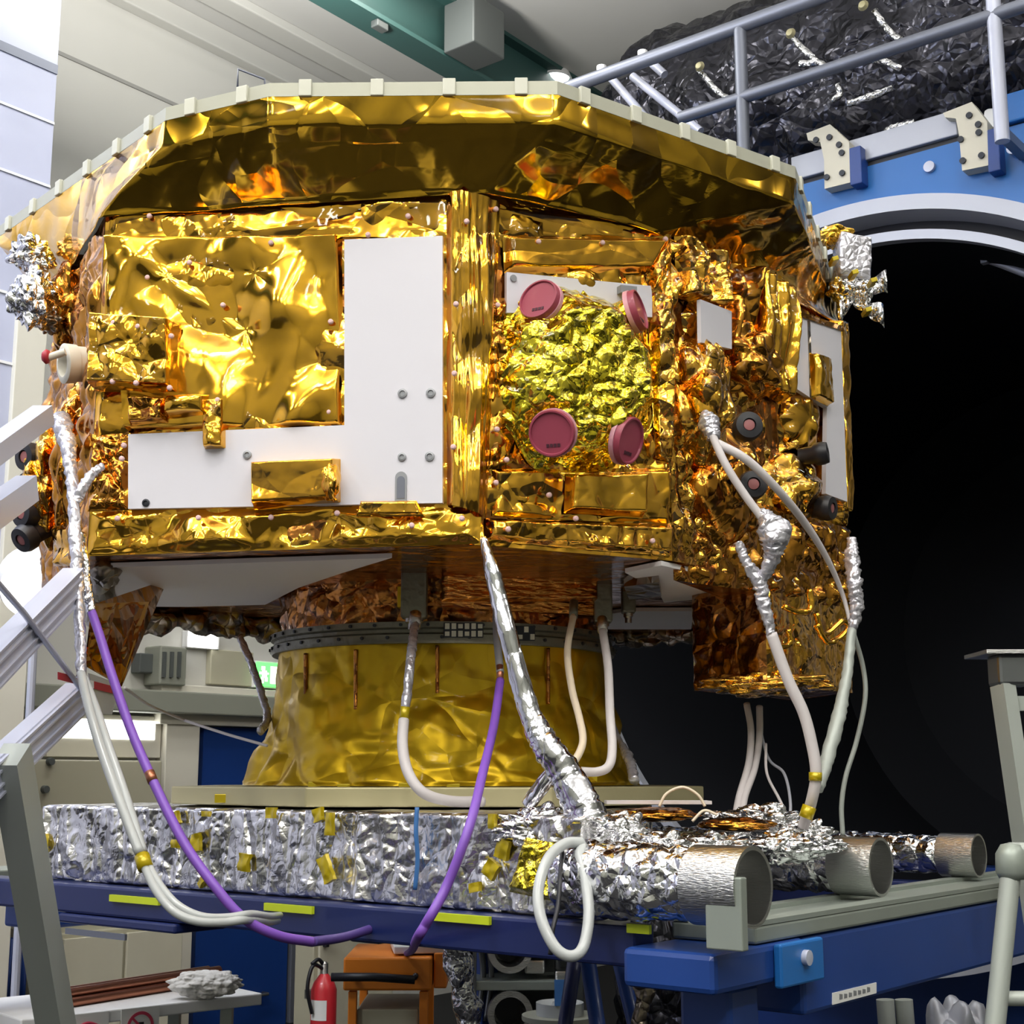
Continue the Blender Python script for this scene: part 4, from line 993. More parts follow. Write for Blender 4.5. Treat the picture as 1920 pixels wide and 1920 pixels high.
for (u, v, r, off, n) in ((1400, 802, 27, .17, V((.05, -1, 0))), (1408, 912, 27, .17, V((.05, -1, 0))), (1530, 852, 21, .085, V((.95, -.35, .1))), (1541, 953, 23, .085, V((.8, -.6, -.1)))):
    c = FC.P(u, v, off); nozzle(c, n, r / F * (c - CAM).length)
# lower bay on the right and the amber box below it
def plan(pxy, z0, z1): return [V((atY(u, 1040, Y).x, Y, z0)) for u, Y in pxy], UP * (z1 - z0)
def foil_prism(name, pts, z0, z1, m, seed, crisp=.03, cs=11, mats=None, soft=.015):
    for i in range(len(pts)):
        p, q = pts[i], pts[(i + 1) % len(pts)]
        L = (q - p).length
        bm = sheet(new(), [V((p.x, p.y, z0)), V((q.x, q.y, z0)), V((q.x, q.y, z1)), V((p.x, p.y, z1))], max(8, int(L * 130)), max(8, int((z1 - z0) * 130)), blanket_h(.008, .015, soft, 7, crisp, cs, seed + i))
        obj(name, bm, (mats or {}).get(i, m), sc_)
    bm = new(); vs = [bm.verts.new(V((p.x, p.y, z0 + .001))) for p in pts][::-1]; bm.faces.new(vs); obj('foil_underside', bm, 'brown_foil', sc_, False)
bay = [V((atY(1262, 1050, 3.74).x, 3.74, 0)), V((atY(1420, 1050, 3.98).x, 3.98, 0)), V((atY(1594, 1050, 4.42).x, 4.42, 0)), V((1.02, 5.0, 0)), V((.5, 4.9, 0))]
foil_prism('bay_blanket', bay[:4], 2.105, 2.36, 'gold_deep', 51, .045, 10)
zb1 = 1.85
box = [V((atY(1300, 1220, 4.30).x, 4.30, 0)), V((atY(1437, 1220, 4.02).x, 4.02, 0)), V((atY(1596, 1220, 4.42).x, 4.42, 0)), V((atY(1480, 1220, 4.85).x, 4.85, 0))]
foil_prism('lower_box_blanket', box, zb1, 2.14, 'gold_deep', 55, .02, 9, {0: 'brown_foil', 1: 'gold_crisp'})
obj('box_skirt', blob(V((box[1].x + .02, box[1].y + .12, zb1 + .01)), .17, .13, .035, .4, 2.2, 61, 5), 'gold_crisp', sc_)
for pts in (((1435, 1180), (1462, 1212), (1482, 1205), (1478, 1180)), ((1530, 1150), (1545, 1190), (1580, 1165), (1590, 1180), (1555, 1205), (1530, 1172)), ((1470, 1138), (1500, 1148), (1520, 1140), (1518, 1105))):
    obj('foil_curl', tubebm([onpl(u, v, box[1] + UP * 2 + V((.03, -.05, 0)), V((.62, -.78, 0))) for u, v in pts], .009, n=8, seg=8, jit=.5), 'gold_soft', sc_)

# --- left side: thruster cluster, sensor, silver connector bundles, lower bracket
obj('foil_bulge', blob(V((atY(85, 905, 4.0).x, 4.05, atY(85, 905, 4.0).z)), .07, .14, .17, .32, 1.5, 71, 5), 'gold_crisp', sc_)
obj('foil_bulge', blob(V((atY(130, 700, 4.0).x, 4.05, atY(120, 560, 4.0).z)), .09, .12, .16, .32, 1.5, 72, 5), 'gold_deep', sc_)
obj('foil_bulge', blob(V((atY(140, 900, 3.85).x, 3.88, atY(130, 860, 3.85).z)), .07, .10, .22, .36, 1.7, 75, 5), 'gold_deep', sc_)
for (u, v, r) in ((57, 858, 26), (58, 911, 24), (52, 963, 27), (50, 1004, 25)):
    c = atY(u + 6, v, 3.98); nozzle(c, V((-.55, -.8, -.1 if v < 1000 else -.6)), r / F * (c - CAM).length, .1)
c = atY(128, 682, 3.72)
sn = obj('attitude_sensor', lathebm(c, V((-.80, -.58, -.12)), [(0, -.12), (.046, -.12), (.048, -.02), (.052, -.018), (.054, .012), (.046, .016), (.036, .016), (.034, -.03), (0, -.03)], 40), 'cream', sc_, SH, 'cream cylindrical sensor with a red tip')
obj('sensor_rod', tubebm([c + V((0.01, -.06, .015)), atY(92, 670, 3.66)], .010, n=0, seg=14), 'cream', sn, SH)
obj('red_cap', lathebm(atY(92, 669, 3.66), V((-1, -.05, .03)), [(0, -.004), (.017, 0), (.020, .008), (.012, .017), (0, .018)], 20), 'red_tape', sn)
for (u, v, Y, rx, rz, s, m) in ((58, 478, 3.95, .06, .055, 81, 'silver'), (62, 560, 3.9, .065, .085, 82, 'silver'), (92, 605, 3.95, .04, .03, 83, 'grey_foil')):
    obj('connector_bundle', blob(atY(u, v, Y), rx, .06, rz, .55, 2.0, s, 5), m, sc_)
p0 = [atY(172, 1132, 3.62), atY(280, 1128, 4.0), atY(226, 1287, 3.75), atY(158, 1248, 3.55)]
bq = new(); sheet(bq, [p0[3], p0[2], p0[1], p0[0]], 50, 60, blanket_h(.0, .01, .012, 9, .012, 10, 84)); obj('foil_gusset', bq, 'gold_soft', sc_)
bq = new(); vs = [bq.verts.new(p + V((.0, .012, 0))) for p in p0]; apex = bq.verts.new(V((p0[0].x + .05, 4.2, ZB + .02)))
for i in range(4): bq.faces.new((vs[i], vs[(i + 1) % 4], apex))
bq.faces.new(vs); bmesh.ops.recalc_face_normals(bq, faces=bq.faces)
obj('gusset_core', bq, 'gold_deep', sc_, False)
q = [atY(100, 1062, 3.95), atY(168, 1060, 3.66), atY(170, 990, 3.66), atY(100, 985, 3.95)]
obj('foil_strip', sheet(new(), q, 36, 30, blanket_h(.006, .01, .015, 8, .02, 12, 85)), 'gold', sc_)
# right-hand silver bundles below the solar panel
bq = boxbm(atY(1597, 490, 4.5), V((.055, .01, -.008)), V((0, .06, 0)), V((.006, 0, .075)), .012)
bmesh.ops.subdivide_edges(bq, edges=bq.edges[:], cuts=5, use_grid_fill=True)
for v_ in bq.verts: v_.co += V((noise.noise(v_.co * 30), noise.noise(v_.co * 30 + V((5, 0, 0))), noise.noise(v_.co * 30 + V((0, 7, 0))))) * .007
obj('connector_bundle', bq, 'silver_tape', sc_)
for (u, v, Y, rx, rz, s, m) in ((1565, 445, 4.5, .06, .035, 92, 'gold_soft'), (1618, 552, 4.48, .03, .045, 93, 'silver'), (1590, 545, 4.5, .06, .05, 95, 'silver')):
    obj('connector_bundle', blob(atY(u, v, Y), rx, .06, rz, .35, 1.8, s, 5), m, sc_)
for (a_, b_) in (((1605, 548), (1664, 526)), ((1600, 566), (1658, 592)), ((1600, 560), (1572, 588))):
    p_, q_ = atY(*a_, 4.46), atY(*b_, 4.44)
    bq = new(); n_ = 10
    for k in range(n_ + 1):
        s = k / n_; c = p_.lerp(q_, s); hw = .010 + .030 * s
        z_ = .012 * sin(k * 1.3)
        for dd in (-1, 1): bq.verts.new(c + UP * hw * dd + V((0, z_, 0))); bq.verts.new(c + UP * hw * dd + V((0, z_ + .004, 0)))
    bq.verts.ensure_lookup_table(); w_ = bq.verts
    for k in range(n_):
        a4 = 4 * k
        for (i, j) in ((0, 2), (1, 3), (0, 1), (2, 3)): bq.faces.new((w_[a4 + i], w_[a4 + j], w_[a4 + 4 + j], w_[a4 + 4 + i]))
    bmesh.ops.recalc_face_normals(bq, faces=bq.faces)
    obj('foil_flap', bq, 'silver', sc_)
for (u, v) in ((1563, 490), (1600, 515), (1635, 530), (1625, 585)):
    obj('yellow_tape', boxbm(atY(u, v, 4.36), V((.010, 0, .003)), V((0, .03, 0)), V((-.002, 0, .007)), .002), 'yellow_tape', sc_, False)

# --- underside: brown foil floor, white radiators, dark lip at the back, interface ring
bm = new(); vs = [bm.verts.new(p + UP * (ZB + .0)) for p in ring]; bm.faces.new(vs[::-1]); obj('floor_foil', bm, 'brown_foil', sc_, False)
def under(name, pxs, dz, th, m):
    pts = [atZ(u, v, ZB - dz) for u, v in pxs]; bm = prismbm(pts, UP * th); return obj(name, bm, m, sc_, False)
under('underside_radiator', [(204, 1064), (560, 1052), (735, 1046), (640, 1075), (560, 1102), (497, 1134), (350, 1138), (205, 1137)], .016, .012, 'white_dim')
under('underside_radiator', [(1172, 1074), (1240, 1060), (1330, 1080), (1405, 1100), (1330, 1122), (1245, 1130), (1232, 1105)], .016, .012, 'white_dim')
under('underside_radiator', [(1138, 1152), (1180, 1146), (1300, 1146), (1296, 1180), (1140, 1180)], .016, .012, 'white_dim')
under('dark_fitting', [(1170, 1100), (1235, 1092), (1240, 1118), (1180, 1125)], .035, .03, 'grey_foil')
bm = tubebm([atZ(165, 1150, ZB - .03), atZ(300, 1158, ZB - .03), atZ(420, 1170, ZB - .03), atZ(530, 1180, ZB - .03)], .042, seg=28, n=14, jit=.9); obj('rolled_foil_edge', bm, 'grey_foil', sc_)
bm = tubebm([atZ(1130, 1195, ZB - .02), atZ(1200, 1198, ZB - .02), atZ(1310, 1190, ZB - .02)], .028, seg=24, n=14, jit=.9); obj('rolled_foil_edge', bm, 'grey_foil', sc_)
bm = tubebm([atZ(197, 1066, ZB - .02), atZ(188, 1100, ZB - .02), atZ(196, 1140, ZB - .02)], .03, seg=20, n=10, jit=1); obj('rolled_foil_edge', bm, 'grey_foil', sc_)
bm = new(); rows = []
for j in range(15):
    row = []
    for i in range(240):
        an = 2 * pi * i / 240; z = 2.028 + (ZB - 2.028) * j / 14
        d, _ = noise.voronoi(V((an * 7, z * 16, 1)))
        r = .505 + .012 * j / 14 + .022 * (min(d[1] - d[0], .7) - .3)
        row.append(bm.verts.new(V((CX + r * cos(an), CY + r * sin(an), z))))
    rows.append(row)
for j in range(14):
    for i in range(240): bm.faces.new((rows[j][i], rows[j][(i + 1) % 240], rows[j + 1][(i + 1) % 240], rows[j + 1][i]))
obj('interface_ring', bm, 'brown_foil', sc_)
def cyl_patch(u0, u1, v0, v1, r, th, name, m, seed):
    P = [CYL(u0, v1, r), CYL(u1, v1, r), CYL(u1, v0, r), CYL(u0, v0, r)]
    return obj(name, sheet(new(), P, 80, 26, blanket_h(th, .008, .006, 9, .004, 9, seed)), m, sc_)
cyl_patch(828, 1118, 1072, 1128, .60, .02, 'copper_box_front', 'copper_foil', 96)
bq = new()
p_ = [CYL(828, 1128, .60), CYL(1118, 1128, .60)]
n_ = V((0, .12, 0))
hexa(bq, [V((p_[0].x, p_[0].y + .004, 2.06)), V((p_[1].x, p_[1].y + .004, 2.06)), V((p_[1].x, p_[1].y, 2.06)) + n_, V((p_[0].x, p_[0].y, 2.06)) + n_] + [V((p_[0].x, p_[0].y + .004, ZB)), V((p_[1].x, p_[1].y + .004, ZB)), V((p_[1].x, p_[1].y, ZB)) + n_, V((p_[0].x, p_[0].y, ZB)) + n_])
bmesh.ops.recalc_face_normals(bq, faces=bq.faces); obj('copper_box', bq, 'copper_foil', sc_, False)
for (u, v0, v1, w) in ((777, 1072, 1160, 24), (1130, 1080, 1168, 18), (1178, 1090, 1150, 14)):
    p_, q_ = CYL(u, v1, .60), CYL(u, v0, .60); hw = w / F * 4
    cb_ = obj('umbilical_connector', boxbm((p_ + q_) / 2 + V((0, -.0, 0)), V((hw, 0, 0)), V((0, .03, 0)), UP * ((q_.z - p_.z) / 2), .006), 'ring', sc_, False)
    obj('connector_shell', lathebm(p_ + UP * .02, -UP, [(hw * .7, -.02), (hw * .72, .03), (hw * .5, .035), (hw * .5, .05), (0, .05)], 20), 'steel', cb_, SH)
obj('yellow_tape', boxbm(CYL(758, 1120, .60), V((.018, 0, 0)), V((0, .02, 0)), V((0, 0, .03)), .003), 'cone_foil', sc_, False)

# --- solar array: overhanging plate, foil underneath, clips round its edge
ZS = 3.25
rim = [atZ(100, 575, ZS), atZ(-6, 447, ZS), atZ(310, 226, ZS), atZ(505, 181, ZS), atZ(1045, 177, ZS), atZ(1492, 335, ZS), atZ(1577, 574, ZS)]
inn = [PF, PF.lerp(PA, .5), PA, PA.lerp(PB, .5), PB + (PB - PA) * .04, PB.lerp(PC, .9), PE]
inn = [p + (p - V((-.1, 4.6, 0))).normalized() * .022 + UP * ZT for p in inn]
backs = [V((1.18, 5.5, ZS)), V((.6, 5.95, ZS)), V((-.7, 5.95, ZS)), V((-1.4, 5.35, ZS))]
poly = rim + backs
bm = prismbm(poly, UP * .036)
arr = obj('solar_array_plate', bm, 'rim', sc_, False)
bm = prismbm([p + (V((-.1, 4.5, ZS)) - p) * .012 + UP * .037 for p in poly], UP * .006); obj('cell_surface', bm, 'blue_dark', arr, False)
nsub, nv = 46, 70
def profz(x, xc, lf=1):      # rolled lip at the rim, cove, then flat up to the body
    lip = .068
    lip = .068 * lf
    if x < .012: return ZS - lip * x / .012
    return ZS - lip - (ZS - lip - ZT - .006) * min(1, (x - .012) / max(xc - .012, .01))
bm = new(); g = []
outer, inner = [], []
for i in range(6):
    for k in range(nsub):
        s = k / nsub; outer.append(rim[i].lerp(rim[i + 1], s)); inner.append(inn[i].lerp(inn[i + 1], s))
outer.append(rim[-1]); inner.append(inn[-1])
for i, (o_, n_) in enumerate(zip(outer, inner)):
    row = []
    for j in range(nv + 1):
        t = .05 * j / 14 if j < 14 else .05 + .95 * (j - 14) / (nv - 14)
        p = o_.lerp(n_ , t); Lh = max(((n_ - o_) * 1.0).xy.length, .02); tc = .97; p.z = profz(t * Lh, tc * Lh, .25 + .75 * smooth01((i / nsub - 1.6) / .5)) - .018 * smooth01((t - .95) / .05)
        e = smooth01(min(t, 1) / .05) * smooth01((1 - t) / .03)
        q = (p.x, p.y)
        # shallow outer band, then a step down to the body: the fold line that runs parallel to the rim
        k = .012 + .024 * fold(q, 3.2, 5) + .020 * (facet(q, 4.5, 6) - .3) + .004 * (facet(q, 13, 7) - .3)
        row.append(bm.verts.new(p - UP * (e * max(k, -.004 if t > tc else .003) + .001) + (o_ - n_).normalized() * (e * k * .8 if t < .3 else 0)))
    g.append(row)
for i in range(len(g) - 1):
    for j in range(nv): bm.faces.new((g[i][j], g[i + 1][j], g[i + 1][j + 1], g[i][j + 1]))
bmesh.ops.recalc_face_normals(bm, faces=bm.faces)
obj('array_underside_foil', bm, 'array_foil', arr)
for i in range(6):
    L = (rim[i + 1] - rim[i]).length; n = max(2, int(L / .17)); d = (rim[i + 1] - rim[i]).normalized(); nn = V((d.y, -d.x, 0))
    if nn.dot(rim[i] - V((-.1, 4.5, ZS))) < 0: nn = -nn
    for k in range(n):
        c = rim[i].lerp(rim[i + 1], (k + .5) / n) + UP * .020
        obj('edge_clip', boxbm(c + nn * .002, d * .016, nn * .006, UP * .022, .002), 'clip', arr, False)
# thin wire frame standing on the plate
w0 = atZ(445, 171, ZS + .05)
sc1 = 1 / F * (w0 - CAM).length
obj('wire_frame', tubebm([w0, w0 + UP * 42 * sc1, w0 + UP * 30 * sc1 + V((45 * sc1, .02, 0)), w0 + V((47 * sc1, .02, 0))], .003, n=0, seg=6), 'galv', arr)

# ------------------------------------------------------------------ cables
def cab(name, label, px, r, m, seg=12, jit=0, n=10, cat='cable', group=None, **k):
    return tag(obj(name, tubebm([atY(u, v, Y) for u, v, Y in px], r, seg=seg, jit=jit, n=n, **k), m), label, cat, group)
def cab_thing(name, label, parts, cat='cable'):
    """parts: (part name, [(u, v, Y)...], radius, material, jitter)"""
    p0 = atY(*parts[-1][1][-1])
    t = thing(name, label, cat, p0)
    for (pn, px, r, m, jit) in parts:
        obj(pn, tubebm([atY(u, v, Y) for u, v, Y in px], r, seg=18 if jit else 12, jit=jit, n=12), m, t)
    return t
cab_thing('foil_cable', 'thick silver foil-wrapped cable falling from the spacecraft corner to the platform', [
    ('foil_sleeve', [(906, 1008, 3.40), (924, 1075, 3.38), (950, 1180, 3.36), (982, 1300, 3.34), (1012, 1385, 3.32)], [.008, .020, .022, .024, .028], 'silver_smooth', .14),
    ('foil_sleeve', [(1000, 1350, 3.33), (1025, 1400, 3.31), (1060, 1450, 3.30), (1090, 1510, 3.28), (1110, 1560, 3.26)], [.026, .034, .038, .044, .05], 'silver_smooth', .14),
    ('foil_branch', [(1042, 1440, 3.33), (1015, 1475, 3.34), (990, 1510, 3.36)], .018, 'silver_smooth', .14)])
cab_thing('umbilical_hose', 'white hose with silver foil upper half in front of the yellow cone', [
    ('connector', [(779, 1150, 3.86), (778, 1172, 3.84)], .016, 'steel', 0),
    ('foil_sleeve', [(778, 1170, 3.84), (771, 1230, 3.72), (760, 1330, 3.66)], .012, 'silver_tape', .25),
    ('yellow_band', [(760, 1325, 3.66), (757, 1352, 3.66)], .012, 'yellow_tape', 0),
    ('hose', [(757, 1350, 3.66), (755, 1400, 3.62), (766, 1450, 3.58), (795, 1487, 3.56), (845, 1502, 3.6), (905, 1503, 3.66)], .0135, 'cable_white', 0)])
cab_thing('purple_cable', 'purple cable hanging down the middle of the yellow cone to the orange cart', [
    ('grey_lead', [(932, 1100, 3.86), (931, 1180, 3.80), (938, 1262, 3.70)], .010, 'bolt', 0),
    ('copper_band', [(937, 1248, 3.71), (938, 1278, 3.69)], .009, 'copper', 0),
    ('jacket', [(938, 1276, 3.69), (926, 1360, 3.5), (905, 1450, 3.3), (880, 1550, 3.16), (838, 1660, 3.14), (800, 1730, 3.12), (781, 1762, 3.25), (772, 1782, 4.2), (762, 1788, 5.85)], .0108, 'purple', 0)])
cab_thing('purple_cable', 'long purple cable drooping from the spacecraft left side under the platform', [
    ('foil_sleeve', [(150, 1000, 3.45), (160, 1085, 3.42), (172, 1150, 3.38)], .012, 'silver', .4),
    ('jacket', [(172, 1148, 3.38), (188, 1195, 3.34), (212, 1272, 3.28), (248, 1375, 3.22), (292, 1475, 3.16), (345, 1580, 3.1), (400, 1658, 3.06), (455, 1720, 3.06), (520, 1754, 3.1), (585, 1766, 3.2)], .0105, 'purple', 0),
    ('jacket_rear', [(585, 1766, 3.2), (650, 1756, 3.4), (720, 1732, 3.6), (790, 1700, 3.8), (850, 1690, 4.0)], .0105, 'purple_shaded', 0),  # shade under the platform put into a darker purple
    ('yellow_band', [(280, 1448, 3.175), (287, 1466, 3.165)], .0115, 'copper', 0)])
cab_thing('foil_harness', 'silver foil-wrapped harness running down the left edge of the spacecraft', [
    ('foil_sleeve', [(112, 783, 3.62), (122, 815, 3.56), (132, 870, 3.50), (138, 930, 3.46), (141, 1000, 3.42), (145, 1080, 3.38), (150, 1170, 3.33), (153, 1268, 3.28)], [.024, .022, .016, .015, .015, .014, .013, .012], 'silver_tape', .4),
    ('foil_branch', [(192, 874, 3.50), (165, 898, 3.47), (140, 945, 3.45)], [.010, .012, .014], 'silver_tape', .4),
    ('white_tube', [(152, 1262, 3.28), (165, 1320, 3.22), (188, 1400, 3.16), (222, 1495, 3.1), (262, 1600, 3.05)], .0105, 'hose_white', 0),
    ('white_tube', [(158, 1272, 3.29), (180, 1330, 3.23), (205, 1405, 3.17), (236, 1495, 3.11), (268, 1598, 3.06)], .010, 'hose_white', 0),
    ('yellow_band', [(266, 1605, 3.055), (273, 1628, 3.04)], .016, 'yellow_tape', 0),
    ('white_tube', [(270, 1622, 3.045), (292, 1668, 3.0), (325, 1708, 2.97), (368, 1727, 2.97), (420, 1729, 3.0), (465, 1724, 3.05), (500, 1728, 3.25), (520, 1726, 3.6)], .009, 'hose_white', 0),
    ('white_tube', [(276, 1618, 3.05), (302, 1662, 3.01), (335, 1698, 2.985), (378, 1718, 2.98), (425, 1720, 3.01), (470, 1714, 3.06), (505, 1718, 3.26), (525, 1716, 3.6)], .008, 'hose_white', 0)])
cab('hose_loop', 'white hose loop hanging over the front edge of the platform', [(1092, 1580, 3.1), (1060, 1582, 3.08), (1028, 1610, 3.04), (1010, 1665, 3.0), (1014, 1720, 2.97), (1040, 1775, 2.95), (1070, 1793, 2.95), (1094, 1775, 2.97), (1104, 1715, 3.0), (1098, 1650, 3.04), (1088, 1600, 3.08), (1110, 1582, 3.12), (1150, 1590, 3.16)], .0115, 'hose_white', cat='hose')
cab('black_lead', 'thin black lead hanging inside the white hose loop', [(1054, 1596, 3.1), (1050, 1650, 3.06), (1046, 1700, 3.03), (1036, 1745, 3.0), (1032, 1790, 3.0)], .005, 'black')
cab_thing('beige_cable', 'thin beige cable beside the thick foil cable on the right of the cone', [
    ('connector', [(1076, 1128, 3.95), (1075, 1158, 3.92)], .012, 'ring', 0),
    ('jacket', [(1075, 1155, 3.92), (1064, 1220, 3.82), (1072, 1290, 3.74), (1086, 1345, 3.68), (1093, 1385, 3.62), (1086, 1412, 3.58), (1068, 1440, 3.54)], .0095, 'cable_beige', 0)])
cab_thing('white_cable', 'pale cable with a square bend at the right edge of the yellow cone', [
    ('connector', [(1129, 1160, 3.96), (1130, 1184, 3.93)], .014, 'steel', 0),
    ('jacket', [(1130, 1182, 3.93), (1140, 1250, 3.82), (1144, 1340, 3.72), (1148, 1400, 3.66), (1142, 1435, 3.62), (1120, 1447, 3.6), (1080, 1446, 3.58)], .0115, 'cable_white', 0)])
cab_thing('white_cable', 'white cable from the right thrusters down to the platform corner', [
    ('foil_plug', [(1322, 775, 3.64), (1330, 795, 3.61), (1338, 822, 3.59)], [.012, .026, .016], 'silver_tape', .4),
    ('jacket', [(1334, 812, 3.59), (1360, 870, 3.57), (1398, 930, 3.57), (1440, 985, 3.57)], .0105, 'cable_white', 0),
    ('jacket', [(1345, 832, 3.59), (1400, 862, 3.58), (1460, 920, 3.62), (1512, 985, 3.72), (1552, 1050, 3.8), (1580, 1115, 3.86), (1596, 1175, 3.86)], [.0125, .0115, .011, .0105, .008, .006, .005], 'cable_white', 0),
    ('foil_lump', [(1425, 958, 3.58), (1446, 985, 3.56), (1452, 1010, 3.56), (1446, 1050, 3.58), (1428, 1090, 3.6)], [.012, .034, .034, .02, .012], 'silver_tape', .4),
    ('foil_sleeve', [(1384, 1016, 3.60), (1400, 1055, 3.6), (1424, 1092, 3.6), (1432, 1130, 3.6), (1446, 1190, 3.6)], [.011, .013, .018, .017, .012], 'silver_tape', .4),
    ('jacket', [(1446, 1188, 3.6), (1478, 1275, 3.6), (1506, 1335, 3.6), (1522, 1395, 3.6), (1530, 1450, 3.6), (1522, 1500, 3.62), (1506, 1550, 3.68)], .0145, 'cable_white', 0),
    ('yellow_band', [(1529, 1448, 3.6), (1529, 1464, 3.6)], .0165, 'yellow_tape', 0),
    ('yellow_band', [(1518, 1512, 3.6), (1510, 1534, 3.6)], .0175, 'yellow_tape', 0)])
cab_thing('foil_cable', 'silver foil cable down the right edge of the amber box', [
    ('foil_sleeve', [(1597, 1010, 3.9), (1598, 1050, 3.88), (1602, 1100, 3.86), (1606, 1140, 3.86), (1597, 1185, 3.86)], [.012, .022, .02, .018, .012], 'silver_tape', .4),
    ('sleeve', [(1597, 1180, 3.86), (1588, 1265, 3.82), (1572, 1345, 3.76), (1552, 1420, 3.7), (1534, 1480, 3.64)], [.012, .014, .018, .017, .014], 'alu_leg', .2),
    ('thin_lead', [(1598, 1180, 3.86), (1618, 1250, 3.9), (1622, 1310, 3.9), (1606, 1390, 3.9), (1586, 1455, 3.9), (1578, 1510, 3.9), (1580, 1566, 3.9)], .0065, 'alu_leg', 0)])
for k, (px, lab) in enumerate((([(1400, 1320, 4.3), (1408, 1370, 4.25), (1404, 1430, 4.15), (1386, 1495, 4.0), (1378, 1545, 3.82)], 'white lead below the amber box, leftmost of three'), ([(1424, 1325, 4.3), (1424, 1380, 4.25), (1415, 1440, 4.15), (1396, 1495, 4.0), (1390, 1545, 3.82)], 'white lead below the amber box, second from left'), ([(1436, 1395, 4.2), (1438, 1450, 4.1), (1462, 1500, 3.9), (1488, 1556, 3.76)], 'thin lead below the amber box, rightmost of three'))):
    cab('white_lead', lab, px, .010 if k < 2 else .004, 'cable_white', group=None)
cab('lilac_lead', 'thin lilac lead between the amber box cables', [(1420, 1340, 4.3), (1440, 1420, 4.2), (1470, 1450, 4.0), (1482, 1505, 3.85), (1478, 1556, 3.76)], .004, 'flange')
cab('wire_arc', 'thin beige wire arc over the gold foil plates at the platform corner', [(1236, 1512, 3.5), (1250, 1488, 3.5), (1280, 1476, 3.5), (1308, 1490, 3.5), (1322, 1512, 3.5)], .0035, 'cable_beige', seg=6)
cab('wire_arc', 'thin beige wire arc right of the first wire arc', [(1298, 1540, 3.45), (1320, 1520, 3.45), (1345, 1528, 3.45)], .0035, 'cable_beige', seg=6)
cab('tether', 'thin white cord from the gold gusset tip across to the cone', [(234, 1290, 3.8), (280, 1322, 4.2), (335, 1346, 4.6), (362, 1356, 4.6), (430, 1378, 4.4), (500, 1398, 4.1)], .0045, 'cable_white', seg=6)
cab('foil_lead', 'silver foil lead between green exit sign and yellow cone', [(450, 1195, 4.7), (470, 1240, 4.6), (490, 1300, 4.5), (502, 1345, 4.4), (488, 1372, 4.3)], .012, 'silver_tape', jit=.4, seg=14)
cab('foil_lead', 'silver foil lead at the right foot of the yellow cone', [(1140, 1330, 4.4), (1160, 1385, 4.3), (1178, 1420, 4.2), (1190, 1465, 4.1)], [.006, .008, .016, .014], 'silver_tape', jit=.4, seg=14)

# ------------------------------------------------------------------ aluminium access stair at the left
def beam(bm, p, q, w, d, up=UP):
    """rectangular bar from p to q, w across (in the up plane), d deep"""
    t = (q - p).normalized(); y = t.cross(up).normalized(); x = y.cross(t).normalized()
    hexa(bm, [p - x * w - y * d, p + x * w - y * d, p + x * w + y * d, p - x * w + y * d, q - x * w - y * d, q + x * w - y * d, q + x * w + y * d, q - x * w + y * d])
    bmesh.ops.recalc_face_normals(bm, faces=bm.faces); return bm
def beambm(p, q, w, d): return beam(new(), p, q, w, d)
YL = 3.0
SP0, SP1 = atY(0, 1440, YL), atY(142, 1308, YL + .45)
SD = SP1 - SP0; SD.z = 0; SD.normalize(); SN = V((SD.y, -SD.x, 0))      # upright plane of the stair's near side
def ST(u, v, off=0): return onpl(u, v, SP0 + SN * off, SN)
pf_ = ST(22, 1430, .03); ft = ST(105, 1920, .03); dl = ft - pf_; ft = pf_ + dl * (pf_.z / -dl.z)
stair = thing('access_stair', 'aluminium access stair frame with grey leg at the left edge', 'stair', V((ft.x, ft.y, 0)))
def sbeam(name, p, q, w, d, m='alu', grooves=False):
    bm = new(); t_ = (q - p).normalized(); x = SN.cross(t_).normalized()
    def bar(p, q, w, d): hexa(bm, [p - x * w - SN * d, p + x * w - SN * d, p + x * w + SN * d, p - x * w + SN * d, q - x * w - SN * d, q + x * w - SN * d, q + x * w + SN * d, q - x * w + SN * d])
    bar(p, q, w, d)
    if grooves:
        for s in (-.93, -.4, .4, .93): bar(p + x * w * s + SN * d, q + x * w * s + SN * d, w * .07, .006)
    bmesh.ops.recalc_face_normals(bm, faces=bm.faces)
    return obj(name, bm, m, stair, False)
sbeam('leg', pf_ + (pf_ - ft).normalized() * .02, ft, .042, .028, 'alu_leg')
def ext(u0, v0, u1, v1, k): 
    p, q = ST(u0, v0), ST(u1, v1); return p - (q - p) * k, q
for (a4, w, nm, gr) in (((0, 1440, 142, 1308), .036, 'stringer', True), ((0, 1232, 138, 1092), .036, 'stringer', True), ((0, 952, 52, 915), .028, 'handrail', False), ((0, 838, 82, 778), .022, 'handrail', False)):
    p, q = ext(*a4, .9 if a4[2] > 100 else 1.8); sbeam(nm, p, q, w, .022, 'alu', gr)
for u in (-62, -112):
    top, bot = ST(u, 870), ST(u, 1600); bot = V((bot.x, bot.y, 0)); tp = V((bot.x, bot.y, top.z))
    sbeam('upright', bot - SN * .045, tp - SN * .045, .02, .02, 'alu')
for k in range(4):       # treads between the two sides, outside the frame to the left
    c_ = ST(-75 - 25 * k, 1500 + 30 * k); obj('tread', boxbm(c_ - SN * .35, SD * .07, SN * .32, UP * .012, .003), 'alu', stair, False)
obj('brace_rod', tubebm([ST(-20, 1075, .03), ST(45, 1150, .03), ST(152, 1292, .03)], .007, n=0, seg=10), 'alu', stair, SH)
obj('foot_plate', boxbm(V((ft.x, ft.y, .01)), V((.06, 0, 0)), V((0, .05, 0)), UP * .01), 'black', stair, False)
tq = [ST(u, v, .026) for u, v in ((108, 1274), (216, 1302), (216, 1288), (108, 1260))]
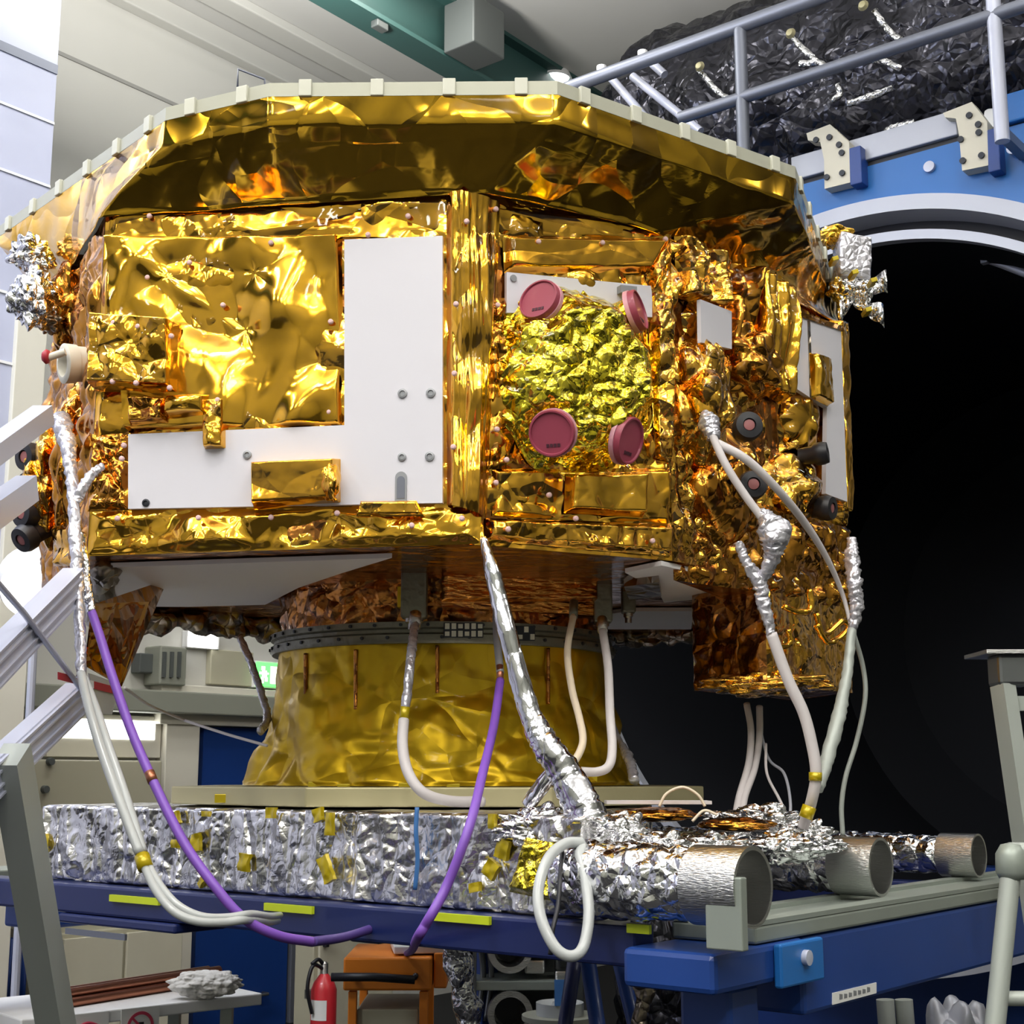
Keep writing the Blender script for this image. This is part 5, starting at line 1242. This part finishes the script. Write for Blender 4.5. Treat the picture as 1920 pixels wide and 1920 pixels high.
bt = obj('barrier_tape', prismbm(tq, SN * .002), 'red_tape', stair, False, 'red and white barrier tape')
bm = prismbm([tq[0].lerp(tq[1], s) + SN * .0025 for s in (.42, .58)] + [tq[3].lerp(tq[2], s) + SN * .0025 for s in (.58, .42)], SN * .0005); obj('white_stripe', bm, 'white_plain', bt, False)
obj('white_flap', prismbm([ST(u, v, .022) for u, v in ((165, 1262), (222, 1282), (208, 1340), (178, 1338))], SN * .003), 'hose_white', stair, False)
# bright sheet-like lamp hood behind the stair
c = atY(62, 1090, 6.2)
t = thing('work_light', 'bright white hooded work light behind the access stair', 'lamp', V((c.x, c.y, 0)))
obj('hood', lathebm(c, V((.2, -.9, -.3)), [(0, .10), (.10, .09), (.15, .02), (.155, -.02), (.15, -.02), (.09, .07), (0, .08)], 32), 'white_plain', t, SH)
obj('lens', lathebm(c + V((0, -.0, -.02)), V((.2, -.9, -.3)), [(0, .115), (.11, .10), (.13, .05), (0, .045)], 32), 'lamp', t)
obj('stand', tubebm([c + V((0, .05, -.05)), V((c.x, c.y + .1, .02))], .018, n=0), 'alu', t, SH)
obj('stand_base', lathebm(V((c.x, c.y + .1, 0)), UP, [(0, 0), (.2, 0), (.2, .02), (.03, .03)], 28), 'grey_dk', t, SH)

# ------------------------------------------------------------------ step ladder at the right edge
YR = 3.3
p0 = atY(1897, 1618, YR); d = atY(1866, 1920, YR - .05) - p0; pF = p0 + d * (p0.z / -d.z)
ld = thing('step_ladder', 'pale grey step ladder with rounded post at the right edge', 'ladder', V((pF.x, pF.y, 0)))
obj('post', tubebm([p0, pF], .022, n=0, seg=20), 'alu_leg', ld, SH)
obj('post_knob', lathebm(p0 - UP * .0, UP, [(0, .045), (.022, .040), (.034, .02), (.036, -.02), (.028, -.035), (0, -.035)], 24), 'rail_grey', ld)
r0 = atY(1872, 1872, YR - .03)
obj('rung', tubebm([r0, r0 + V((.45, -.02, .0))], .016, n=0, seg=14), 'alu_leg', ld, SH)
obj('rung', tubebm([r0 - UP * .28, r0 + V((.45, -.02, -.28))], .016, n=0, seg=14), 'alu_leg', ld, SH)
obj('post', tubebm([p0 + V((.42, -.02, 0)), pF + V((.42, -.02, 0))], .022, n=0, seg=20), 'alu_leg', ld, SH)
q0 = atY(1893, 1612, YR); obj('side_arm', tubebm([q0 + UP * .02, q0 + V((.42, -.02, .02))], .018, n=0, seg=14), 'alu_leg', ld, SH)
pt0 = atY(1880, 1285, 4.0); pt1 = atY(1920, 1560, 3.95); d = pt1 - pt0; pG = pt0 + d * (pt0.z / -d.z)
l2 = thing('platform_stand', 'slanted grey stand with dark top plate at the right edge before the chamber', 'stand', V((pG.x, pG.y, 0)))
obj('post', beambm(pt0, pG, .030, .02), 'alu_leg', l2, False)
tp0, tp1 = atY(1850, 1224, 3.95), atY(1960, 1219, 3.95)
obj('top_plate', boxbm((tp0 + tp1) / 2 + V((.0, .1, 0)), V(((tp1.x - tp0.x) / 2, 0, 0)), V((0, .10, 0)), UP * .006, .002), 'steel', l2, False)
obj('plate_block', boxbm(atY(1895, 1258, 4.02), V((.05, 0, 0)), V((0, .05, 0)), UP * .043, .01), 'steel_dark', l2, False)
obj('post', beambm(pt0 + V((.5, .0, 0)), pG + V((.5, 0, 0)), .030, .02), 'alu_leg', l2, False)
obj('cross_bar', beambm(pt0 + V((0, 0, -.05)), pt0 + V((.5, 0, -.05)), .02, .015), 'alu_leg', l2, False)

# ------------------------------------------------------------------ light: ceiling lamps of the hall, and added fills
def area(name, a, b, z, sx, sy, power, col=(1, .97, .92), rot=None, tgt=None):
    l = bpy.data.lights.new(name, 'AREA'); l.shape = 'RECTANGLE'; l.size, l.size_y = sx, sy; l.energy = power; l.color = col
    o = bpy.data.objects.new(name, l); COL.objects.link(o); o.location = ab(a, b, z)
    if tgt is not None:
        o.rotation_euler = (tgt - o.location).to_track_quat('-Z', 'Y').to_euler()
    else: o.rotation_euler = (0, 0, -TH)
    return o
for a in (-5.0, -2.2, 0.6):
    for b in (-4.2, -1.4, 1.4, 3.8):
        area('ceiling_lamp', a, b, HC - .03, .45, 1.6, 70)
area('ceiling_lamp', 5.5, -5.3, HC - .1, .4, 1.4, 40)
area('ceiling_lamp', 6.0, 2.5, HC - .1, .4, 1.4, 60)
area('near_wall_fill', 0.9, -5.6, 5.6, 2.2, .7, 110, (.80, .86, 1), tgt=ab(2.6, WB, 4.4))  # added lamp that brightens the bluish near wall; no window here
for (a, b) in ((-1.0, -2.5), (2.0, 1.5), (4.5, -5.2), (-3.5, 2.0), (5.0, -1.4)):  # added upward fills, only to brighten the ceiling
    l = area('ceiling_fill', a, b, HC - 1.3, .5, .5, 130, (1, .98, .94), tgt=ab(a + .3, b, HC + 2))
w = bpy.data.worlds.new('world'); SC.world = w; w.use_nodes = True
w.node_tree.nodes['Background'].inputs[0].default_value = (.5, .55, .65, 1); w.node_tree.nodes['Background'].inputs[1].default_value = .05
SC.view_settings.view_transform = 'Standard'; SC.view_settings.look = 'None'; SC.view_settings.exposure = 0.24; SC.view_settings.gamma = 1
SC.view_settings.use_curve_mapping = False
SC.cycles.max_bounces = 6; SC.cycles.diffuse_bounces = 3; SC.cycles.glossy_bounces = 5; SC.cycles.transmission_bounces = 2
